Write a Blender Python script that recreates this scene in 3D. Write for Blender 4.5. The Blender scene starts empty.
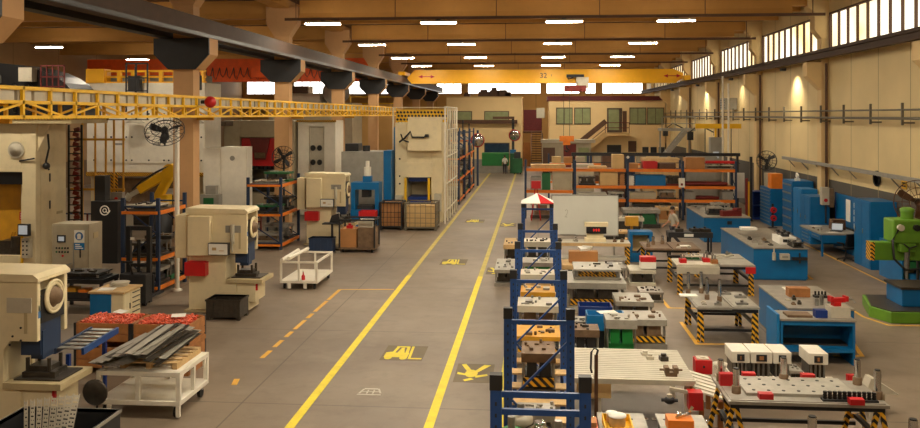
import bpy, math, random
from mathutils import Vector, Matrix, Euler
RN = random.Random(11)
S = bpy.context.scene
COL = S.collection
F, CAMH, VY = 867.0, 5.6, 115.0
TH = math.atan(76 / 867); CT, ST = math.cos(TH), math.sin(TH)
PI = math.pi

def P(px, py, z=0.0):
    d = F * (CAMH - z) / (py - VY); xc = (px - 460) / F * d
    return (xc * CT - d * ST, xc * ST + d * CT)

# ------------------------------------------------------------------ mesh builder
class MB:
    def __init__(s):
        s.v, s.f, s.mi, s.sm = [], [], [], []
    def _add(s, vs, fs, m=0, smooth=False):
        b = len(s.v); s.v.extend(vs)
        for f in fs:
            s.f.append([b + i for i in f]); s.mi.append(m); s.sm.append(smooth)
        return s
    def box(s, x0, x1, y0, y1, z0, z1, m=0):
        if x0 > x1: x0, x1 = x1, x0
        if y0 > y1: y0, y1 = y1, y0
        if z0 > z1: z0, z1 = z1, z0
        return s._add([(x0,y0,z0),(x1,y0,z0),(x1,y1,z0),(x0,y1,z0),(x0,y0,z1),(x1,y0,z1),(x1,y1,z1),(x0,y1,z1)],
                      [(3,2,1,0),(4,5,6,7),(0,1,5,4),(1,2,6,5),(2,3,7,6),(3,0,4,7)], m)
    def ob(s, c, d, rz=0, rx=0, ry=0, m=0):
        M4 = Euler((rx, ry, rz)).to_matrix()
        hx, hy, hz = d[0]/2, d[1]/2, d[2]/2
        vs = []
        for p in [(-hx,-hy,-hz),(hx,-hy,-hz),(hx,hy,-hz),(-hx,hy,-hz),(-hx,-hy,hz),(hx,-hy,hz),(hx,hy,hz),(-hx,hy,hz)]:
            q = M4 @ Vector(p); vs.append((c[0]+q.x, c[1]+q.y, c[2]+q.z))
        return s._add(vs, [(3,2,1,0),(4,5,6,7),(0,1,5,4),(1,2,6,5),(2,3,7,6),(3,0,4,7)], m)
    def bar(s, p0, p1, w, h=None, m=0):
        # rectangular bar between two points
        h = h or w
        a, b = Vector(p0), Vector(p1); t = (b - a)
        if t.length < 1e-6: return s
        t.normalize()
        up = Vector((0,0,1)) if abs(t.z) < .95 else Vector((0,1,0))
        u = t.cross(up).normalized(); w2 = u.cross(t).normalized()
        vs = []
        for q in (a, b):
            for i, j in ((-1,-1),(1,-1),(1,1),(-1,1)):
                vs.append(tuple(q + u*(i*w/2) + w2*(j*h/2)))
        return s._add(vs, [(0,1,2,3),(7,6,5,4),(0,4,5,1),(1,5,6,2),(2,6,7,3),(3,7,4,0)], m)
    def cyl(s, p0, p1, r, n=12, r2=None, m=0):
        r2 = r if r2 is None else r2
        a, b = Vector(p0), Vector(p1); t = (b - a).normalized()
        up = Vector((0,0,1)) if abs(t.z) < .95 else Vector((1,0,0))
        u = t.cross(up).normalized(); w = t.cross(u).normalized()
        A = [tuple(a + (u*math.cos(2*PI*i/n) + w*math.sin(2*PI*i/n))*r) for i in range(n)]
        B = [tuple(b + (u*math.cos(2*PI*i/n) + w*math.sin(2*PI*i/n))*r2) for i in range(n)]
        s._add(A + B, [(i, (i+1)%n, n+(i+1)%n, n+i) for i in range(n)], m, True)
        s._add(list(A), [tuple(range(n-1,-1,-1))], m); s._add(list(B), [tuple(range(n))], m)
        return s
    def tube(s, pts, r, n=6, m=0):
        ps = [Vector(p) for p in pts]; k = len(ps); vs = []
        for i, p in enumerate(ps):
            t = (ps[min(i+1,k-1)] - ps[max(i-1,0)]).normalized()
            up = Vector((0,0,1)) if abs(t.z) < .9 else Vector((1,0,0))
            u = t.cross(up).normalized(); w = t.cross(u).normalized()
            vs += [tuple(p + (u*math.cos(2*PI*j/n) + w*math.sin(2*PI*j/n))*r) for j in range(n)]
        fs = [(i*n+j, i*n+(j+1)%n, (i+1)*n+(j+1)%n, (i+1)*n+j) for i in range(k-1) for j in range(n)]
        return s._add(vs, fs + [tuple(range(n-1,-1,-1)), tuple((k-1)*n+j for j in range(n))], m, True)
    def prism(s, poly, axis, a, b, m=0):
        n = len(poly)
        def q(p, t):
            return (t, p[0], p[1]) if axis == 'x' else ((p[0], t, p[1]) if axis == 'y' else (p[0], p[1], t))
        vs = [q(p, a) for p in poly] + [q(p, b) for p in poly]
        return s._add(vs, [tuple(range(n-1,-1,-1)), tuple(range(n,2*n))] + [(i,(i+1)%n,n+(i+1)%n,n+i) for i in range(n)], m)
    def lathe(s, prof, o=(0,0,0), axis='z', n=20, m=0):
        vs = []
        for r, h in prof:
            for i in range(n):
                c, d = r*math.cos(2*PI*i/n), r*math.sin(2*PI*i/n)
                p = (c, d, h) if axis == 'z' else ((h, c, d) if axis == 'x' else (c, h, d))
                vs.append((o[0]+p[0], o[1]+p[1], o[2]+p[2]))
        k = len(prof)
        fs = [(i*n+j, i*n+(j+1)%n, (i+1)*n+(j+1)%n, (i+1)*n+j) for i in range(k-1) for j in range(n)]
        s._add(vs, fs, m, True)
        for e, rev in ((0, True), (k-1, False)):
            if prof[e][0] > 1e-4:
                ring = vs[e*n:(e+1)*n]; s._add(list(ring), [tuple(range(n-1,-1,-1)) if rev else tuple(range(n))], m)
        return s
    def ring(s, c, axis, R, r, n=24, k=6, m=0):
        vs = []
        for i in range(n):
            A = 2*PI*i/n
            for j in range(k):
                B = 2*PI*j/k; q = R + r*math.cos(B); h = r*math.sin(B)
                p = (q*math.cos(A), q*math.sin(A), h) if axis == 'z' else ((h, q*math.cos(A), q*math.sin(A)) if axis == 'x' else (q*math.cos(A), h, q*math.sin(A)))
                vs.append((c[0]+p[0], c[1]+p[1], c[2]+p[2]))
        return s._add(vs, [(i*k+j, ((i+1)%n)*k+j, ((i+1)%n)*k+(j+1)%k, i*k+(j+1)%k) for i in range(n) for j in range(k)], m, True)
    def ball(s, c, r, n=12, k=8, m=0):
        rx, ry, rz = (r, r, r) if not isinstance(r, tuple) else r
        vs = [(c[0], c[1], c[2]-rz)]
        for j in range(1, k):
            t = PI*j/k - PI/2
            for i in range(n):
                vs.append((c[0]+rx*math.cos(t)*math.cos(2*PI*i/n), c[1]+ry*math.cos(t)*math.sin(2*PI*i/n), c[2]+rz*math.sin(t)))
        vs.append((c[0], c[1], c[2]+rz)); L = len(vs)-1
        fs = [(0, 1+(i+1)%n, 1+i) for i in range(n)]
        for j in range(k-2):
            fs += [(1+j*n+i, 1+j*n+(i+1)%n, 1+(j+1)*n+(i+1)%n, 1+(j+1)*n+i) for i in range(n)]
        fs += [(L, L-n+i, L-n+(i+1)%n) for i in range(n)]
        return s._add(vs, fs, m, True)
    def open_box(s, x0, x1, y0, y1, z0, z1, t=.03, m=0):
        s.box(x0,x1,y0,y1,z0,z0+t,m); s.box(x0,x1,y0,y0+t,z0+t,z1,m); s.box(x0,x1,y1-t,y1,z0+t,z1,m)
        s.box(x0,x0+t,y0+t,y1-t,z0+t,z1,m); return s.box(x1-t,x1,y0+t,y1-t,z0+t,z1,m)
    def build(s, name, mats, parent=None, loc=(0,0,0), rz=0, bevel=0):
        me = bpy.data.meshes.new(name)
        me.from_pydata(s.v, [], s.f)
        for mt in (mats if isinstance(mats, (list, tuple)) else [mats]):
            me.materials.append(mt)
        me.polygons.foreach_set('material_index', s.mi)
        me.polygons.foreach_set('use_smooth', s.sm)
        me.update()
        o = bpy.data.objects.new(name, me); COL.objects.link(o)
        o.location = loc; o.rotation_euler = (0, 0, rz)
        if parent is not None: o.parent = parent
        if bevel:
            b = o.modifiers.new('edge', 'BEVEL'); b.width = bevel; b.segments = 2; b.limit_method = 'ANGLE'
        return o

def tag(o, label, cat, group=None, kind=None):
    o['label'] = label; o['category'] = cat
    if group: o['group'] = group
    if kind: o['kind'] = kind
    return o
def struct(o, label=None, cat=None, group=None):
    o['kind'] = 'structure'
    if label: o['label'] = label
    if cat: o['category'] = cat
    if group: o['group'] = group
    return o
def thing(name, label, cat, loc=(0,0,0), rz=0, group=None):
    o = bpy.data.objects.new(name, None); COL.objects.link(o); o.empty_display_size = .2
    o.location = loc; o.rotation_euler = (0, 0, rz)
    return tag(o, label, cat, group)
def dup(src, label, loc=None, rz=None, group=None):
    r = src.copy(); COL.objects.link(r); r['label'] = label
    if loc is not None: r.location = loc
    if rz is not None: r.rotation_euler = (0, 0, rz)
    if group: r['group'] = group
    for ch in list(src.children):
        c = ch.copy(); COL.objects.link(c); c.parent = r
        for g in list(ch.children):
            d = g.copy(); COL.objects.link(d); d.parent = c
    return r

# ------------------------------------------------------------------ materials
def lin(c):
    return tuple(((x/255)/12.92 if x/255 <= .04045 else ((x/255+.055)/1.055)**2.4) for x in c)
def newmat(name):
    m = bpy.data.materials.new(name); m.use_nodes = True
    nt = m.node_tree; b = nt.nodes['Principled BSDF']
    return m, nt, b
def mat(name, c, rough=.55, metal=0.0, var=.14, scale=2.5, dirt=.25, bump=0.0):
    m, nt, b = newmat(name); N, L = nt.nodes, nt.links
    c = lin(c)
    tc = N.new('ShaderNodeTexCoord')
    n1 = N.new('ShaderNodeTexNoise'); n1.inputs['Scale'].default_value = scale; n1.inputs['Detail'].default_value = 6
    L.new(tc.outputs['Object'], n1.inputs['Vector'])
    r1 = N.new('ShaderNodeValToRGB')
    r1.color_ramp.elements[0].position = .32; r1.color_ramp.elements[1].position = .68
    r1.color_ramp.elements[0].color = (*[x*(1-var) for x in c], 1); r1.color_ramp.elements[1].color = (*[min(1, x*(1+var)) for x in c], 1)
    L.new(n1.outputs['Fac'], r1.inputs['Fac'])
    n2 = N.new('ShaderNodeTexNoise'); n2.inputs['Scale'].default_value = scale*3.1; n2.inputs['Detail'].default_value = 8; n2.inputs['Roughness'].default_value = .7
    L.new(tc.outputs['Object'], n2.inputs['Vector'])
    r2 = N.new('ShaderNodeMapRange'); r2.inputs['From Min'].default_value = .52; r2.inputs['From Max'].default_value = .78
    r2.inputs['To Max'].default_value = dirt
    L.new(n2.outputs['Fac'], r2.inputs['Value'])
    mx = N.new('ShaderNodeMix'); mx.data_type = 'RGBA'
    g = sum(c)/3
    mx.inputs['B'].default_value = (*[.45*(x*.6+g*.4) for x in c], 1)
    L.new(r2.outputs['Result'], mx.inputs['Factor']); L.new(r1.outputs['Color'], mx.inputs['A'])
    L.new(mx.outputs['Result'], b.inputs['Base Color'])
    b.inputs['Roughness'].default_value = rough; b.inputs['Metallic'].default_value = metal
    if bump:
        bp = N.new('ShaderNodeBump'); bp.inputs['Strength'].default_value = bump; bp.inputs['Distance'].default_value = .02
        L.new(n2.outputs['Fac'], bp.inputs['Height']); L.new(bp.outputs['Normal'], b.inputs['Normal'])
    return m
def emit(name, c, strength):
    m, nt, b = newmat(name); c = lin(c)
    b.inputs['Base Color'].default_value = (*[x*.8 for x in c], 1)
    b.inputs['Emission Color'].default_value = (*c, 1); b.inputs['Emission Strength'].default_value = strength
    b.inputs['Roughness'].default_value = .4
    return m
def striped(name, c1, c2, freq, kx=1, ky=1, kz=1):
    m, nt, b = newmat(name); N, L = nt.nodes, nt.links
    tc = N.new('ShaderNodeTexCoord'); dp = N.new('ShaderNodeVectorMath'); dp.operation = 'DOT_PRODUCT'
    dp.inputs[1].default_value = (kx*freq, ky*freq, kz*freq)
    L.new(tc.outputs['Object'], dp.inputs[0])
    fr = N.new('ShaderNodeMath'); fr.operation = 'FRACT'; L.new(dp.outputs['Value'], fr.inputs[0])
    gt = N.new('ShaderNodeMath'); gt.operation = 'GREATER_THAN'; gt.inputs[1].default_value = .5; L.new(fr.outputs[0], gt.inputs[0])
    mx = N.new('ShaderNodeMix'); mx.data_type = 'RGBA'
    mx.inputs['A'].default_value = (*lin(c1), 1); mx.inputs['B'].default_value = (*lin(c2), 1)
    L.new(gt.outputs[0], mx.inputs['Factor']); L.new(mx.outputs['Result'], b.inputs['Base Color'])
    b.inputs['Roughness'].default_value = .6
    return m

M = {}
def dm(k, *a, **kw): M[k] = mat(k, *a, **kw)
dm('cream', (226,210,170), .5, var=.06, dirt=.22, scale=1.5)
dm('cream_dark', (186,168,128), .55, var=.08, dirt=.3)
dm('white', (228,221,204), .45, var=.05, dirt=.2)
dm('offwhite', (190,182,162), .5, var=.07, dirt=.25)
dm('grey', (146,142,132), .5, var=.1, dirt=.3)
dm('beige_grey', (172,160,134), .5, var=.07, dirt=.25)
dm('dark', (34,34,36), .5, var=.2, dirt=.2)
dm('black', (16,16,18), .45, var=.2, dirt=.1)
dm('steel', (150,148,142), .35, .75, var=.15, dirt=.4, scale=6)
dm('plate', (158,152,140), .42, .35, var=.14, dirt=.45, scale=4)
dm('plate_light', (168,163,150), .42, .2, var=.12, dirt=.4, scale=5)
dm('rusty', (122,98,74), .6, .3, var=.2, dirt=.5, scale=6)
dm('oily', (66,60,52), .4, .4, var=.25, dirt=.4, scale=8)
dm('chrome', (205,203,198), .18, .95, var=.03, dirt=.1)
dm('blue', (0,100,156), .42, var=.08, dirt=.18)
dm('blue_light', (20,116,176), .42, var=.08, dirt=.15)
dm('blue_deep', (12,48,120), .45, var=.1, dirt=.2)
dm('rack_blue', (30,70,130), .42, var=.12, dirt=.3)
dm('rack_navy', (34,54,84), .5, var=.12, dirt=.3)
dm('orange', (228,124,26), .5, var=.1, dirt=.25)
dm('orange_band', (226,86,14), .6, var=.1, dirt=.2)
dm('yellow', (240,188,24), .45, var=.06, dirt=.15)
dm('yellow_dull', (206,150,34), .5, var=.1, dirt=.25)
dm('crane', (248,182,14), .42, var=.03, dirt=.06)
dm('red', (190,22,26), .45, var=.1, dirt=.15)
dm('red_dark', (112,30,24), .5, var=.15, dirt=.2)
dm('green', (92,138,34), .45, var=.1, dirt=.25)
dm('green_dark', (22,96,50), .5, var=.12, dirt=.3)
dm('green_mach', (16,120,48), .45, var=.08, dirt=.2)
dm('wood', (164,108,58), .7, var=.2, dirt=.3, scale=5)
dm('wood_light', (198,164,112), .7, var=.15, dirt=.25, scale=5)
dm('carton', (176,122,70), .75, var=.08, dirt=.15)
dm('carton_light', (206,172,116), .75, var=.08, dirt=.15)
dm('brown', (92,62,42), .6, var=.15, dirt=.25)
dm('rubber', (28,27,26), .8, var=.1, dirt=.2)
dm('paper', (232,228,216), .7, var=.03, dirt=.03)
dm('ceil', (104,66,34), .8, var=.08, dirt=.18, scale=.5)
dm('beam', (190,138,68), .75, var=.07, dirt=.18, scale=.7)
dm('column', (196,152,104), .75, var=.06, dirt=.2, scale=.9)
dm('pilaster', (222,192,138), .75, var=.06, dirt=.15, scale=.8)
dm('rail_dark', (72,52,38), .75, var=.1, dirt=.2)
dm('rail_brown', (86,70,54), .6, var=.1, dirt=.2)
dm('maroon', (96,26,28), .6, var=.1, dirt=.15)
dm('office', (240,210,154), .75, var=.03, dirt=.08, scale=.8)
dm('glass_dark', (150,158,116), .12, var=.1, dirt=.05)
dm('glass_blue', (40,62,84), .12, var=.2, dirt=.05)
dm('board', (206,206,196), .4, var=.03, dirt=.08, scale=1.2)
dm('skin', (196,140,110), .6, var=.04, dirt=.02)
dm('hair', (44,32,24), .7, var=.1, dirt=.1)
dm('shirt', (176,168,152), .8, var=.06, dirt=.05)
dm('trouser', (54,54,62), .8, var=.08, dirt=.1)
dm('tile_blue', (66,110,160), .5, var=.06)
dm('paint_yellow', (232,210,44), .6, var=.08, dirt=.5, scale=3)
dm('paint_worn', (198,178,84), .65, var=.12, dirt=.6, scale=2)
dm('paint_orange', (226,172,60), .6, var=.08, dirt=.45, scale=3)
dm('paint_white', (196,188,172), .7, var=.1, dirt=.5, scale=4)
dm('paint_patch', (112,98,74), .7, var=.1, dirt=.3, scale=3)
dm('copper_red', (222,104,76), .4, .25, var=.4, dirt=.3, scale=14)
dm('cage', (112,104,88), .5, .4, var=.1, dirt=.3)
dm('fan_brown', (96,66,44), .5, .4, var=.1)
M['hazard'] = striped('hazard', (236,176,26), (22,20,18), 7, 1, 1, 1)
M['hazard_fine'] = striped('hazard_fine', (226,166,26), (22,20,18), 9, 1, 1, 1)
M['lamp'] = emit('lamp', (255,241,216), 150)
M['lamp_near'] = emit('lamp_near', (255,241,216), 270)

M['screen'] = emit('screen', (196,206,214), .25)
M['display_red'] = emit('display_red', (255,40,40), .8)
M['pane_back'] = emit('pane_back', (255,250,240), 4.0)

def pane_mat():
    m, nt, b = newmat('frosted_pane'); N, L = nt.nodes, nt.links
    tc = N.new('ShaderNodeTexCoord'); n = N.new('ShaderNodeTexNoise'); n.inputs['Scale'].default_value = .35; n.inputs['Detail'].default_value = 3
    L.new(tc.outputs['Object'], n.inputs['Vector'])
    r = N.new('ShaderNodeValToRGB'); r.color_ramp.elements[0].position = .35; r.color_ramp.elements[1].position = .6
    r.color_ramp.elements[0].color = (*lin((236,206,140)), 1); r.color_ramp.elements[1].color = (*lin((255,246,220)), 1)
    L.new(n.outputs['Fac'], r.inputs['Fac']); L.new(r.outputs['Color'], b.inputs['Emission Color'])
    b.inputs['Base Color'].default_value = (.5,.45,.35,1); b.inputs['Emission Strength'].default_value = 1.7
    return m
M['pane'] = pane_mat()

def floor_mat():
    m, nt, b = newmat('concrete_floor'); N, L = nt.nodes, nt.links
    tc = N.new('ShaderNodeTexCoord')
    def noise(sc, det=6, ro=.55):
        n = N.new('ShaderNodeTexNoise'); n.inputs['Scale'].default_value = sc; n.inputs['Detail'].default_value = det; n.inputs['Roughness'].default_value = ro
        L.new(tc.outputs['Object'], n.inputs['Vector']); return n
    n1, n2, n3 = noise(.22, 5), noise(2.2, 8, .65), noise(.9, 6, .6)
    r1 = N.new('ShaderNodeValToRGB'); r1.color_ramp.elements[0].position = .36; r1.color_ramp.elements[1].position = .66
    r1.color_ramp.elements[0].color = (*lin((113,98,82)), 1); r1.color_ramp.elements[1].color = (*lin((140,124,105)), 1)
    L.new(n1.outputs['Fac'], r1.inputs['Fac'])
    def layer(prev, n, lo, hi, amt, col):
        mr = N.new('ShaderNodeMapRange'); mr.inputs['From Min'].default_value = lo; mr.inputs['From Max'].default_value = hi; mr.inputs['To Max'].default_value = amt
        L.new(n, mr.inputs['Value'])
        mx = N.new('ShaderNodeMix'); mx.data_type = 'RGBA'; mx.inputs['B'].default_value = (*lin(col), 1)
        L.new(mr.outputs['Result'], mx.inputs['Factor']); L.new(prev, mx.inputs['A']); return mx.outputs['Result']
    c = layer(r1.outputs['Color'], n2.outputs['Fac'], .5, .72, .35, (88,76,62))
    c = layer(c, n3.outputs['Fac'], .55, .75, .4, (160,147,130))
    sx = N.new('ShaderNodeSeparateXYZ'); L.new(tc.outputs['Object'], sx.inputs[0])
    def joint(prev, out, off, per, w):
        a = N.new('ShaderNodeMath'); a.operation = 'ADD'; a.inputs[1].default_value = off; L.new(out, a.inputs[0])
        d = N.new('ShaderNodeMath'); d.operation = 'PINGPONG'; d.inputs[1].default_value = per/2; L.new(a.outputs[0], d.inputs[0])
        l = N.new('ShaderNodeMath'); l.operation = 'LESS_THAN'; l.inputs[1].default_value = w; L.new(d.outputs[0], l.inputs[0])
        return layer(prev, l.outputs[0], 0, 1, .6, (72,62,50))
    c = joint(c, sx.outputs['X'], 5.7, 5.8, .018)
    c = joint(c, sx.outputs['Y'], -5.0, 5.72, .018)
    L.new(c, b.inputs['Base Color'])
    mr = N.new('ShaderNodeMapRange'); mr.inputs['To Min'].default_value = .38; mr.inputs['To Max'].default_value = .6
    L.new(n3.outputs['Fac'], mr.inputs['Value']); L.new(mr.outputs['Result'], b.inputs['Roughness'])
    return m
M['floor'] = floor_mat()

def wall_mat(name, base, band, zb, axis, per):
    # cream panel wall with a dark painted dado up to zb and vertical panel joints
    m, nt, b = newmat(name); N, L = nt.nodes, nt.links
    tc = N.new('ShaderNodeTexCoord'); sx = N.new('ShaderNodeSeparateXYZ'); L.new(tc.outputs['Object'], sx.inputs[0])
    n = N.new('ShaderNodeTexNoise'); n.inputs['Scale'].default_value = .45; n.inputs['Detail'].default_value = 6
    L.new(tc.outputs['Object'], n.inputs['Vector'])
    r = N.new('ShaderNodeValToRGB'); r.color_ramp.elements[0].position = .3; r.color_ramp.elements[1].position = .7
    r.color_ramp.elements[0].color = (*[x*.84 for x in lin(base)], 1); r.color_ramp.elements[1].color = (*lin(base), 1)
    L.new(n.outputs['Fac'], r.inputs['Fac'])
    lt = N.new('ShaderNodeMath'); lt.operation = 'LESS_THAN'; lt.inputs[1].default_value = zb; L.new(sx.outputs['Z'], lt.inputs[0])
    mx = N.new('ShaderNodeMix'); mx.data_type = 'RGBA'; mx.inputs['B'].default_value = (*lin(band), 1)
    L.new(lt.outputs[0], mx.inputs['Factor']); L.new(r.outputs['Color'], mx.inputs['A'])
    pp = N.new('ShaderNodeMath'); pp.operation = 'PINGPONG'; pp.inputs[1].default_value = per/2; L.new(sx.outputs[axis], pp.inputs[0])
    l2 = N.new('ShaderNodeMath'); l2.operation = 'LESS_THAN'; l2.inputs[1].default_value = .025; L.new(pp.outputs[0], l2.inputs[0])
    m2 = N.new('ShaderNodeMix'); m2.data_type = 'RGBA'; m2.inputs['B'].default_value = (*[x*.4 for x in lin(base)], 1)
    L.new(l2.outputs[0], m2.inputs['Factor']); L.new(mx.outputs['Result'], m2.inputs['A'])
    L.new(m2.outputs['Result'], b.inputs['Base Color']); b.inputs['Roughness'].default_value = .7
    return m
M['wall_r'] = wall_mat('cream_wall', (228,204,150), (84,78,68), 2.74, 'Y', 2.86)
M['wall_b'] = wall_mat('back_wall_paint', (206,160,92), (206,160,92), -9, 'X', 6.0)
M['wall_l'] = wall_mat('left_wall_paint', (176,140,96), (120,96,70), 2.0, 'Y', 5.7)
# ================================================================== SETTING
XR, XL, YB, YF, ZC = 13.0, -36.0, 104.0, -9.0, 11.0
XC = -11.93
YK = [28.5 + 11.44*k for k in range(-3, 7)]
fl = struct(MB().box(XL-.3, XR+.3, YF-.3, YB+.3, -.2, 0).build('floor', M['floor']), 'worn grey brown concrete hall floor with yellow lane lines', 'floor')
struct(MB().box(XL-.3, XR+.3, YF-.3, YB+.3, ZC, ZC+.2).build('ceiling', M['ceil']), 'brown concrete hall ceiling above the crane beams', 'ceiling')

def strip(name, pts, w, m, label=None, dash=None):
    # painted line through floor points, mitred at its corners
    mb = MB(); n = len(pts); V = [Vector((p[0], p[1])) for p in pts]; L, Rr = [], []
    for i in range(n):
        d0 = (V[i] - V[i-1]).normalized() if i else (V[1] - V[0]).normalized()
        d1 = (V[i+1] - V[i]).normalized() if i < n-1 else d0
        nn = Vector((-(d0+d1).y, (d0+d1).x)).normalized()
        k = w/2/max(.4, nn.dot(Vector((-d0.y, d0.x))))
        L.append(V[i] + nn*k); Rr.append(V[i] - nn*k)
    for i in range(n-1):
        for a, b in (dash or [(0, 1)]):
            q = [L[i].lerp(L[i+1], a), Rr[i].lerp(Rr[i+1], a), Rr[i].lerp(Rr[i+1], b), L[i].lerp(L[i+1], b)]
            mb.prism([(p.x, p.y) for p in q], 'z', 0, .004)
    o = mb.build(name, M[m], fl)
    if label: o['label'] = label
    return o
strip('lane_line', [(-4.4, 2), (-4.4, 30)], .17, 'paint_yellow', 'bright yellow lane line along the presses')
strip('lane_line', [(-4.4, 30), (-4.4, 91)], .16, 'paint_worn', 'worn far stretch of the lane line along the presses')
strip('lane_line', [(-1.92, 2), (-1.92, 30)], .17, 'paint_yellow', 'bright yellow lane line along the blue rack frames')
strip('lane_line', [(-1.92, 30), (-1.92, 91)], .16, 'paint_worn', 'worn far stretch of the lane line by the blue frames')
strip('lane_line', [(-.66, 6), (-.66, 21.5)], .17, 'paint_yellow', 'yellow line hugging the blue rack uprights')
strip('bay_line', [P(394,289.5), P(340,289.5)], .09, 'paint_orange')
strip('bay_line', [P(340,289.5), P(262,358)], .11, 'paint_orange', dash=[(0,.2),(.22,.4),(.43,.5),(.53,.66),(.69,.76),(.8,.88),(.92,1)])
strip('bay_line', [P(237,379), P(234,385)], .12, 'paint_orange')
strip('bay_line', [P(681,322), P(697,344), P(770,344.5)], .1, 'paint_orange')
strip('bay_line', [P(655,291), P(669,308), P(700,308.5)], .1, 'paint_orange')
strip('bay_line', [(11.6,28.5), (11.6,40.5)], .07, 'paint_orange')
strip('bay_line', [P(833,356), P(862,356), P(853,343)], .1, 'paint_orange')
strip('bay_line', [P(806,279), P(812,279), P(790,262)], .09, 'paint_orange')
strip('bay_line', [(9.05,26.9), (9.05,24.95), (9.35,24.0), (12.3,24.0)], .08, 'paint_orange')
strip('bay_line', [P(690,372), P(700,385)], .2, 'paint_yellow')

def marks(name, c, w, h, shapes, m, patch=True, label=None):
    if patch:
        po = MB().box(c[0]-w/2, c[0]+w/2, c[1]-h/2, c[1]+h/2, 0, .003).build(name + '_patch', M['paint_patch'], fl)
    mb = MB()
    for poly in shapes:
        mb.prism([(c[0] + (x-.5)*w, c[1] + (y-.5)*h) for x, y in poly], 'z', .001, .006)
    o = mb.build(name, M[m], fl)
    if label: o['label'] = label
def disc(x, y, rx, ry, n=12):
    return [(x + rx*math.cos(2*PI*i/n), y + ry*math.sin(2*PI*i/n)) for i in range(n)]
FORK = [[(.06,.2),(.06,.5),(.2,.56),(.2,.5),(.62,.5),(.62,.2)], [(.2,.5),(.26,.95),(.33,.95),(.27,.5)], [(.24,.88),(.56,.88),(.56,.95),(.24,.95)],
        [(.52,.5),(.5,.92),(.57,.92),(.6,.5)], [(.33,.5),(.36,.74),(.46,.74),(.5,.5)], disc(.41,.8,.045,.06),
        [(.65,.1),(.61,.95),(.67,.95),(.71,.1)], [(.66,.1),(.66,.17),(.97,.17),(.97,.1)], disc(.17,.16,.09,.11), disc(.53,.16,.09,.11)]
PED = [disc(.42,.46,.17,.2,14), [(.1,.95),(.22,.98),(.42,.62),(.3,.56)], [(.72,.95),(.9,.93),(.58,.52),(.52,.62)], [(.05,.42),(.05,.52),(.28,.44),(.28,.36)],
       [(.52,.34),(.84,.44),(.86,.36),(.56,.24)], [(.24,.12),(.3,.05),(.52,.16),(.42,.22)]]
marks('forklift_mark', P(404.5,353), .98, 1.25, FORK, 'paint_yellow', label='yellow forklift pictogram nearest on the aisle floor')
marks('forklift_mark', P(454,262), .98, 1.25, FORK, 'paint_yellow')
marks('forklift_mark', P(475,221), .98, 1.25, FORK, 'paint_yellow')
marks('pedestrian_mark', P(474.5,373), .82, 1.35, PED, 'paint_yellow', label='yellow walking figure pictogram beside the blue rack')
marks('pedestrian_mark', P(498,271), .82, 1.35, PED, 'paint_yellow')
marks('pedestrian_mark', P(508,225), .82, 1.35, PED, 'paint_yellow')
car = [[(.1,.2),(.1,.26),(.9,.26),(.9,.2)], [(.12,.3),(.2,.62),(.26,.62),(.18,.3)], [(.24,.6),(.24,.68),(.7,.68),(.7,.6)], [(.7,.64),(.84,.34),(.9,.34),(.76,.66)],
       [(.38,.3),(.38,.56),(.43,.56),(.43,.3)], [(.58,.3),(.58,.56),(.63,.56),(.63,.3)], [(.2,.42),(.2,.46),(.8,.46),(.8,.42)]]
marks('stencil_mark', P(371,391), .6, .9, car, 'paint_white', False, 'faded white stencil on the aisle floor')

# ---- walls
wr = MB().box(XR, XR+.3, YF, YB, 0, 8.5).box(XR, XR+.3, YF, YB, 10.15, ZC)
struct(wr.build('wall_right', M['wall_r']), 'tall cream side wall with dark painted dado below', 'wall')
wb = MB().box(XL, XR, YB, YB+.3, 0, 8.1).box(XL, XR, YB, YB+.3, 9.85, ZC)
struct(wb.build('wall_back', M['wall_b']), 'ochre end wall far behind the crane', 'wall')
struct(MB().box(XL-.3, XL, YF, YB, 0, ZC).build('wall_left', M['wall_l']), 'side wall of the press bay', 'wall')
struct(MB().box(XL, XR, YF-.3, YF, 0, ZC).build('wall_front', M['wall_b']), 'end wall behind the camera', 'wall')

def window(n, p0, p1, z0, z1, axis, npan, pane, label, group):
    r = thing('window_%d' % n, label, 'window', (0,0,0), 0, group); r['kind'] = 'structure'
    a, b = p0, p1
    fr = MB(); gl = MB(); mu = MB()
    def bx(m, u0, u1, t0, t1, za, zb):
        if axis == 'y': m.box(XR+t0, XR+t1, u0, u1, za, zb)
        else: m.box(u0, u1, YB+t0, YB+t1, za, zb)
    bx(fr, a, b, -.02, .16, z0, z0+.08); bx(fr, a, b, -.02, .16, z1-.08, z1)
    bx(fr, a, a+.08, -.02, .16, z0, z1); bx(fr, b-.08, b, -.02, .16, z0, z1)
    for i in range(1, npan):
        u = a + (b-a)*i/npan; bx(mu, u-.028, u+.028, -.01, .1, z0, z1)
    bx(gl, a+.05, b-.05, .1, .13, z0+.05, z1-.05)
    fr.build('window_frame', M['brown'], r); mu.build('mullion', M['brown'], r); gl.build('glass', M[pane], r)
wn = 1
for i in range(len(YK)-1):
    window(wn, YK[i]+.45, YK[i+1]-.1, 8.5, 10.15, 'y', 10, 'pane', 'frosted clerestory strip window on the crane side wall', 'clerestory windows of the cream wall'); wn += 1
struct(MB().box(XR, XR+.3, YK[-1]+.45, YB, 8.5, 10.15).build('trim_1', M['wall_r']), 'plain end of the clerestory', 'trim')
bxs = [(-12,-8.9),(-8.2,.6),(1.2,5.2),(5.8,7.1),(7.8,12.6),(-23.5,-17.6),(-17.2,-12.4),(-29.6,-24.2),(-35.5,-30.2)]
for a, b in bxs:
    window(wn, a, b, 8.1, 9.85, 'x', max(2, int((b-a)/1.0)), 'pane_back', 'bright end wall window high beyond the yellow crane', 'bright windows of the end wall'); wn += 1
solid = MB()
xs = sorted(bxs); prev = XL
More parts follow.
